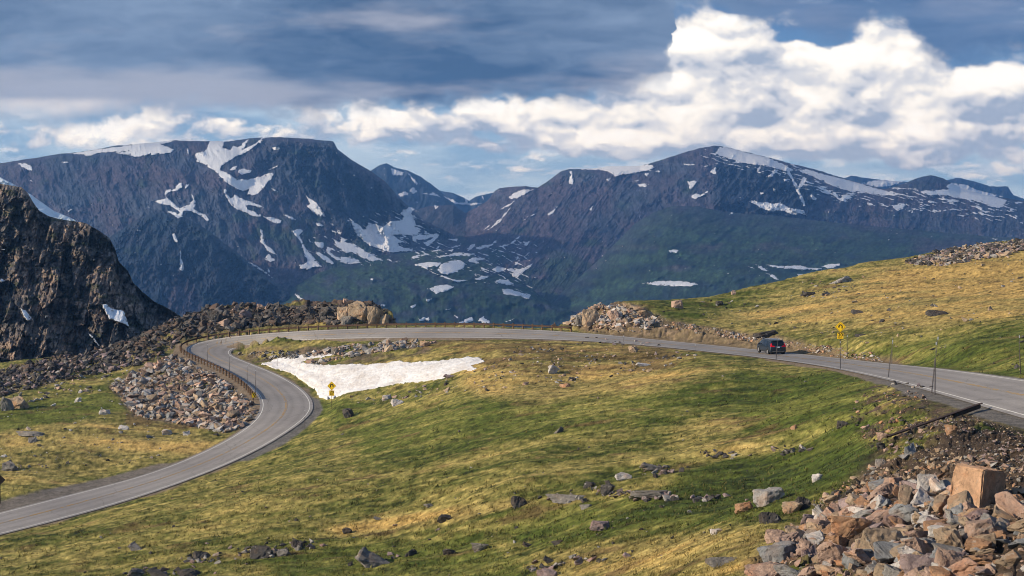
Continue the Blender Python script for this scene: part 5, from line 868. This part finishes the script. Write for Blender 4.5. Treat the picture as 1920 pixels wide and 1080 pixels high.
b = hit(-8, 945); m_ = b[1]/FPX; sign(b, 45*m_, 9.6*m_, 20*m_, 'dark back of a diamond sign poking in at the left edge', False, .2, front=False, plaque=False)
# ---------------------------------------------------------------- roadside poles
POLES = [(1751,738,1762,626,'tall leaning marker pole standing where the road widens at the right'),(1757,741,1757,636,'thin marker pole right beside the tall leaning one'),(1669,709,1677,634,'leaning marker pole second from the right on the near road edge'),(1580,693,1578,638,'marker pole on the near road edge in front of the right warning sign'),
 (1457,678,1461,632,'marker pole on the near road edge in front of the minivan'),(1305,659,1305,646,'short post on the near road edge left of the minivan'),(1170,643,1170,630,'short post on the near edge of the straight road, far left one'),(1919,702,1914,626,'dark marker pole at the right picture edge across the road'),
 (1592,672,1591,627,'thin marker pole on the bank just right of the right warning sign'),(1676,684,1676,640,'faint marker pole across the road from the second leaning pole'),(569,806,569,768,'marker pole on the inside of the lower bend'),(457,863,461,829,'marker pole beside the lower road below the bend'),
 (601,736,602.5,716,'thin marker pole left of the sign in front of the snow'),(385,675,385,643,'marker pole behind the guardrail near the tip of the loop'),(426.5,691,426.7,664,'marker pole behind the guardrail, second along from the loop tip'),(461,709,461,682,'marker pole behind the guardrail, third along from the loop tip'),
 (436.5,663,436.3,640,'marker pole at the inner point of the hairpin'),(476,718,476,690,'marker pole nearest the striped end of the guardrail'),(519,689,519,671,'marker pole on the inner verge left of the snow patch')]
GREYP = simple('pole_grey', (.10, .09, .095), .5, .4); REFL = simple('reflector_white', (.45, .47, .5), .4)
for i, (bx, by, tx, ty, lab) in enumerate(POLES):
    if 380 < bx < 480 and by > 670:                                # these stand behind the guardrail: on its path
        j = int(np.argmin([abs(pix(*p)[0]-bx)+(0 if pix(*p)[1] > 655 else 900) for p in pst])); b = np.array([pst[j][0], pst[j][1], pst[j][2]])-dirs[j]*.35; b[2] = float(on_ground(b[0], b[1]))
        h = (pix(*b)[1]-ty)*b[1]/FPX; off_ = (tx-bx)*b[1]/FPX
    else: b = hit(bx, by); h = (by-ty)*b[1]/FPX; off_ = (tx-bx)*b[1]/FPX
    r = empty('marker_pole', tuple(b)); tag(r, lab, 'marker pole', 'marker poles along the road'); rad = .016 if b[1] < 140 else .020
    mb = MB(); mb.tube((0, 0, -.3), (off_, 0, h), rad, rad*.85, 6); mb.build('pole', GREYP, r)
    mb = MB(); mb.box(off_*.93, -.03, h*.93, .075, .012, .18, .003); mb.build('reflector', REFL, r)
    if h > 2.2: mb = MB(); mb.tube((off_*.02-.045, 0, -.2), (off_*.6-.045, 0, h*.6), .022, .02, 6); mb.build('stake', GREYP, r)
# ---------------------------------------------------------------- fallen rail on the embankment
a, b = hit(1670, 831), hit(1846, 768); t = np.linspace(0, 1, 12); L_ = a[None]*(1-t[:, None])+b[None]*t[:, None]; lift = max(float((on_ground(L_[:, 0], L_[:, 1])-L_[:, 2]).max()), -.3); lift = min(lift, .35)+.10
r = empty('fallen_rail', tuple(a)); tag(r, 'long rusty rail lying slantwise on the road embankment', 'steel rail'); d = Vector(b-a); mb = MB(); q_ = d.to_track_quat('Y', 'Z').to_matrix().to_4x4(); Mx = Matrix.Translation((0, 0, lift))@q_; Ln = d.length
mb.box(0, Ln/2, 0, .20, Ln, .03, .004, Mx); mb.box(-.09, Ln/2, -.06, .02, Ln, .14, .003, Mx); mb.build('rail', RUSTM, r)
mb = MB(); mb.box(.02, Ln*.82, -.14, .16, Ln*.30, .20, .01, Mx); mb.build('thick_end_shade', simple('rail_end_shade', (.035, .026, .02), .9, 0, 4), r)  # thickened rail end, with the shade beneath it built as a dark box
# ---------------------------------------------------------------- the minivan
def minivan():
    pt = simple('navy_paint', (.006, .014, .026), .28); pt.node_tree.nodes['Principled BSDF'].inputs['Coat Weight'].default_value = .3; pt.node_tree.nodes['Principled BSDF'].inputs['Specular IOR Level'].default_value = .6
    gl = simple('dark_glass', (.006, .008, .010), .08); gl.node_tree.nodes['Principled BSDF'].inputs['Specular IOR Level'].default_value = .7; rb = simple('tyre_rubber', (.02, .02, .02), .9); al = simple('alloy', (.45, .45, .46), .35, .8); rd = simple('tail_light_red', (.55, .012, .025), .25); ch = simple('chrome', (.6, .6, .6), .2, .9); bk = simple('black_plastic', (.02, .02, .02), .6); wt = simple('plate_white', (.62, .66, .68), .5)
    ci = int(8.6*14); c = RI[ci]*.30+RO[ci]*.70; t = RC[ci+3]-RC[ci-3]; az = math.atan2(t[1], t[0]); r = empty('minivan', tuple(c+np.array([0, 0, .015])), az-math.pi/2-.11); tag(r, 'dark blue minivan seen from behind driving away on the straight road', 'minivan')
    S = [(-2.56,.88,.36,.62,.72),(-2.53,.93,.30,.72,1.00),(-2.46,.96,.28,.96,1.16),(-2.33,.98,.26,1.00,1.42),(-2.18,.985,.24,1.0,1.66),(-1.9,.99,.22,1.0,1.73),(-1.2,1.0,.20,1.0,1.76),(-.3,1.0,.20,.99,1.77),(.5,1.0,.20,.98,1.73),(1.0,1.0,.20,.97,1.60),(1.4,.99,.20,.96,1.34),(1.75,.985,.22,.95,1.08),(2.1,.97,.24,.88,.99),(2.4,.90,.27,.72,.86),(2.56,.76,.34,.56,.66)]
    bm = bmesh.new(); rows = []
    for y, w, bo, be, ro in S:
        up = ro-be; k = min(1, max(0, up/.7)); prof = [(0, bo), (w*.88, bo), (w*.97, bo+.10), (w, (bo+be)/2), (w*.985, be), (w*(.985-.10*k), be+up*.55), (w*(.93-.16*k), be+up*.90), (w*(.74-.06*k), ro), (0, ro+.025)]
        pts = [(x, z) for x, z in prof]+[(-x, z) for x, z in prof[-2:0:-1]]; rows.append([bm.verts.new((x, y, z)) for x, z in pts])
    m = len(rows[0])
    for i in range(len(rows)-1):
        for j in range(m): bm.faces.new((rows[i][j], rows[i][(j+1) % m], rows[i+1][(j+1) % m], rows[i+1][j]))
    bm.faces.new(rows[0]); bm.faces.new(rows[-1][::-1]); bmesh.ops.recalc_face_normals(bm, faces=bm.faces); me = bpy.data.meshes.new('body'); bm.to_mesh(me); bm.free()
    for p in me.polygons: p.use_smooth = True
    body = link('body', me, pt, r); sb = body.modifiers.new('round', 'SUBSURF'); sb.levels = sb.render_levels = 2
    def sx(y, z):                                                  # half width of the body at a height
        y_ = [q[0] for q in S]; w, be, ro = (np.interp(y, y_, [q[i] for q in S]) for i in (1, 3, 4)); up = ro-be; return float(np.interp(z, [.5, be, be+up*.55, be+up*.9], [w, w*.985, w*.885, w*.77]))
    def side_panel(name, poly, mat, par, out=.014):
        for sg in (-1, 1):
            mb = MB(); n = len(poly); v0 = [(sg*(sx(y, z)+out), y, z) for y, z in poly]; v1 = [(sg*(sx(y, z)-.03), y, z) for y, z in poly]
            mb.faces(v0+v1, [list(range(n)), list(range(2*n-1, n-1, -1))]+[[i, (i+1) % n, n+(i+1) % n, n+i] for i in range(n)]); mb.build(name, mat, par)
    for poly in ([(.02,1.06),(.05,1.58),(.62,1.52),(1.22,1.08)], [(-1.12,1.06),(-1.12,1.60),(-.04,1.60),(-.07,1.06)], [(-2.10,1.10),(-1.98,1.54),(-1.20,1.59),(-1.20,1.07)]): side_panel('side_window', poly, gl, r)
    def back_y(z): return float(np.interp(z, [.62, .72, 1.0, 1.16, 1.42, 1.66], [-2.56, -2.555, -2.535, -2.46, -2.335, -2.19]))
    def rear(name, xz, mat, par, out=.02):
        mb = MB(); n = len(xz); v0 = [(x, back_y(z)-out+.22*abs(x)**4*.4, z) for x, z in xz]; v1 = [(x, y+.10, z) for x, y, z in v0]; mb.faces(v0+v1, [list(range(n)), list(range(2*n-1, n-1, -1))]+[[i, (i+1) % n, n+(i+1) % n, n+i] for i in range(n)]); return mb.build(name, mat, par)
    rear('rear_window', [(-.70,1.14),(-.62,1.56),(0,1.60),(.62,1.56),(.70,1.14),(0,1.11)], gl, r, .035); w_ = rear('wiper', [(-.05,1.14),(.40,1.20),(.40,1.22),(-.05,1.165)], bk, r, .05)
    for sg in (-1, 1):
        rear('tail_light', [(sg*.93,.96),(sg*.92,1.16),(sg*.80,1.40),(sg*.73,1.38),(sg*.74,1.14),(sg*.42,1.08),(sg*.42,.98)][::sg], rd, r, .04)
        mb = MB(); mb.box(sg*.78, 1.0, 1.775, .035, 0.02, .02); mb.tube((sg*.72, -1.9, 1.80), (sg*.74, .5, 1.80), .018); mb.box(sg*.72, -1.9, 1.77, .04, .10, .06); mb.box(sg*.74, .5, 1.77, .04, .10, .06); mb.build('roof_rail', ch, r)
        mb = MB(); mb.box(sg*1.10, 1.02, 1.10, .20, .10, .16, .03); mb.box(sg*1.0, 1.02, 1.06, .10, .04, .04); mb.build('mirror', pt, r)
        mb = MB(); mb.box(sg*.62, 2.44, .72, .40, .12, .12, .03); mb.build('headlight', wt, r)
        for y in (-1.62, 1.48):
            mb = MB(); mb.tube((sg*.76, y, .345), (sg*.995, y, .345), .345, .345, 28); wh = mb.build('wheel', bk, r); mb = MB()
            bmesh.ops.create_cone(mb.bm, cap_ends=False, segments=28, radius1=.335, radius2=.335, depth=.23, matrix=Matrix.Translation((sg*.90, y, .345))@Matrix.Rotation(math.pi/2, 4, 'Y')); mb.tube((sg*.80, y, .345), (sg*1.004, y, .345), .338, .325, 28); mb.build('tyre', rb, wh)
            mb = MB(); mb.tube((sg*.99, y, .345), (sg*1.010, y, .345), .225, .21, 24)
            for a in range(5): mb.box(sg*1.012, y+.12*math.cos(a*1.257), .345+.12*math.sin(a*1.257), .012, .05, .05, 0)
            mb.build('rim', al, wh)
            mb = MB(); mb.prism([(y+.40*math.cos(a), .345+.40*math.sin(a)) for a in np.linspace(0, 2*math.pi, 25)[:-1]], 'x', sg*.90, sg*.986); mb.build('wheel_arch', bk, r)
    rear('number_plate', [(-.16,.86),(.16,.86),(.16,1.00),(-.16,1.00)][::-1], wt, r, .045); rear('chrome_strip', [(-.40,1.04),(.40,1.04),(.40,1.065),(-.40,1.065)][::-1], ch, r, .035)
    mb = MB(); mb.box(0, -2.50, .40, 1.70, .18, .17, .05); mb.build('rear_bumper', bk, r); mb = MB(); mb.box(0, -2.605, .47, 1.45, .02, .03, .004); mb.build('bumper_trim', ch, r)
    mb = MB(); mb.box(0, -2.22, 1.715, 1.25, .30, .035, .012); mb.build('spoiler', pt, r); mb = MB(); mb.faces([(-.70,1.70,1.13),(.70,1.70,1.13),(.62,.96,1.645),(-.62,.96,1.645),(-.70,1.74,1.12),(.70,1.74,1.12),(.62,1.0,1.66),(-.62,1.0,1.66)], [(0,1,2,3),(7,6,5,4),(0,4,5,1),(1,5,6,2),(2,6,7,3),(3,7,4,0)]); mb.build('windscreen', gl, r)
minivan()
# ---------------------------------------------------------------- unseen cloud bank, put in for the cloud shadow over the mountains, and the air
def build_cloud():
    xs = np.linspace(-11500, 3500, 110); ys = np.linspace(900, 14500, 90); X, Y = np.meshgrid(xs, ys); e = np.minimum(np.minimum(X-xs[0], xs[-1]-X), np.minimum(Y-ys[0], ys[-1]-Y)); e = sst(e+500*fbm(X/1500, Y/1500, 3, 701), 0, 900)
    top = 2350+e*(500+350*billow(X/1400, Y/1400, 4, 702)); bot = 2350-e*(120+90*fbm(X/1200, Y/1200, 4, 703)); V = np.concatenate([np.stack([X, Y, top], -1).reshape(-1, 3), np.stack([X, Y, bot], -1).reshape(-1, 3)]); F = gridfaces(90, 110)
    me = npmesh('unseen_cloud_bank', V, np.concatenate([F, F[:, ::-1]+9900])); k = NT('cloud'); k.b.inputs['Base Color'].default_value = (.8, .82, .85, 1)
    tp = k.n('BsdfTransparent'); tl = k.n('BsdfTranslucent'); tl.inputs[0].default_value = (.85, .87, .9, 1); m1 = k.n('MixShader'); m1.inputs[0].default_value = .5; k.l(k.b.outputs[0], m1.inputs[1]); k.l(tl.outputs[0], m1.inputs[2])
    m2 = k.n('MixShader'); k.l(k.rng(k.noise(.0007, 4, .6, k.pos()), .35, .65, .62, .9), m2.inputs[0]); k.l(m1.outputs[0], m2.inputs[1]); k.l(tp.outputs[0], m2.inputs[2]); k.l(m2.outputs[0], k.t.nodes['Material Output'].inputs[0])
    tag(link('unseen_cloud_bank', me, k.m), kind='structure')
build_cloud()
thin = bpy.data.materials['cloud'].copy(); thin.name = 'thin_cloud'
for q in thin.node_tree.nodes:
    if q.type == 'MAP_RANGE': q.inputs[3].default_value = .72; q.inputs[4].default_value = .97
def build_lobe():                                                  # thin unseen arm of the bank, added to dim the sun on the cliff
    xs = np.linspace(-6600, -4500, 60); ys = np.linspace(-930, 950, 50); X, Y = np.meshgrid(xs, ys); e = np.minimum(np.minimum(X-xs[0], xs[-1]-X), np.minimum(Y-ys[0], ys[-1]-Y)); e = sst(e, 0, 160)
    top = 2300+e*(120+160*billow(X/500, Y/500, 4, 712)); bot = 2300-e*60; V = np.concatenate([np.stack([X, Y, top], -1).reshape(-1, 3), np.stack([X, Y, bot], -1).reshape(-1, 3)]); F = gridfaces(50, 60)
    me = npmesh('unseen_cloud_arm', V, np.concatenate([F, F[:, ::-1]+3000])); tag(link('unseen_cloud_arm', me, thin), kind='structure')
build_lobe()
mb = MB(); mb.box(0, 6150, 20, 23000, 13300, 900); hz = mb.build('haze', None); k = NT('air'); k.t.nodes.remove(k.b)
v = k.n('VolumePrincipled'); v.inputs['Color'].default_value = (.17, .44, 1.0, 1); v.inputs['Density'].default_value = 8.5e-5; v.inputs['Anisotropy'].default_value = .2
k.l(v.outputs[0], k.t.nodes['Material Output'].inputs['Volume']); hz.data.materials.append(k.m); tag(hz, kind='stuff')
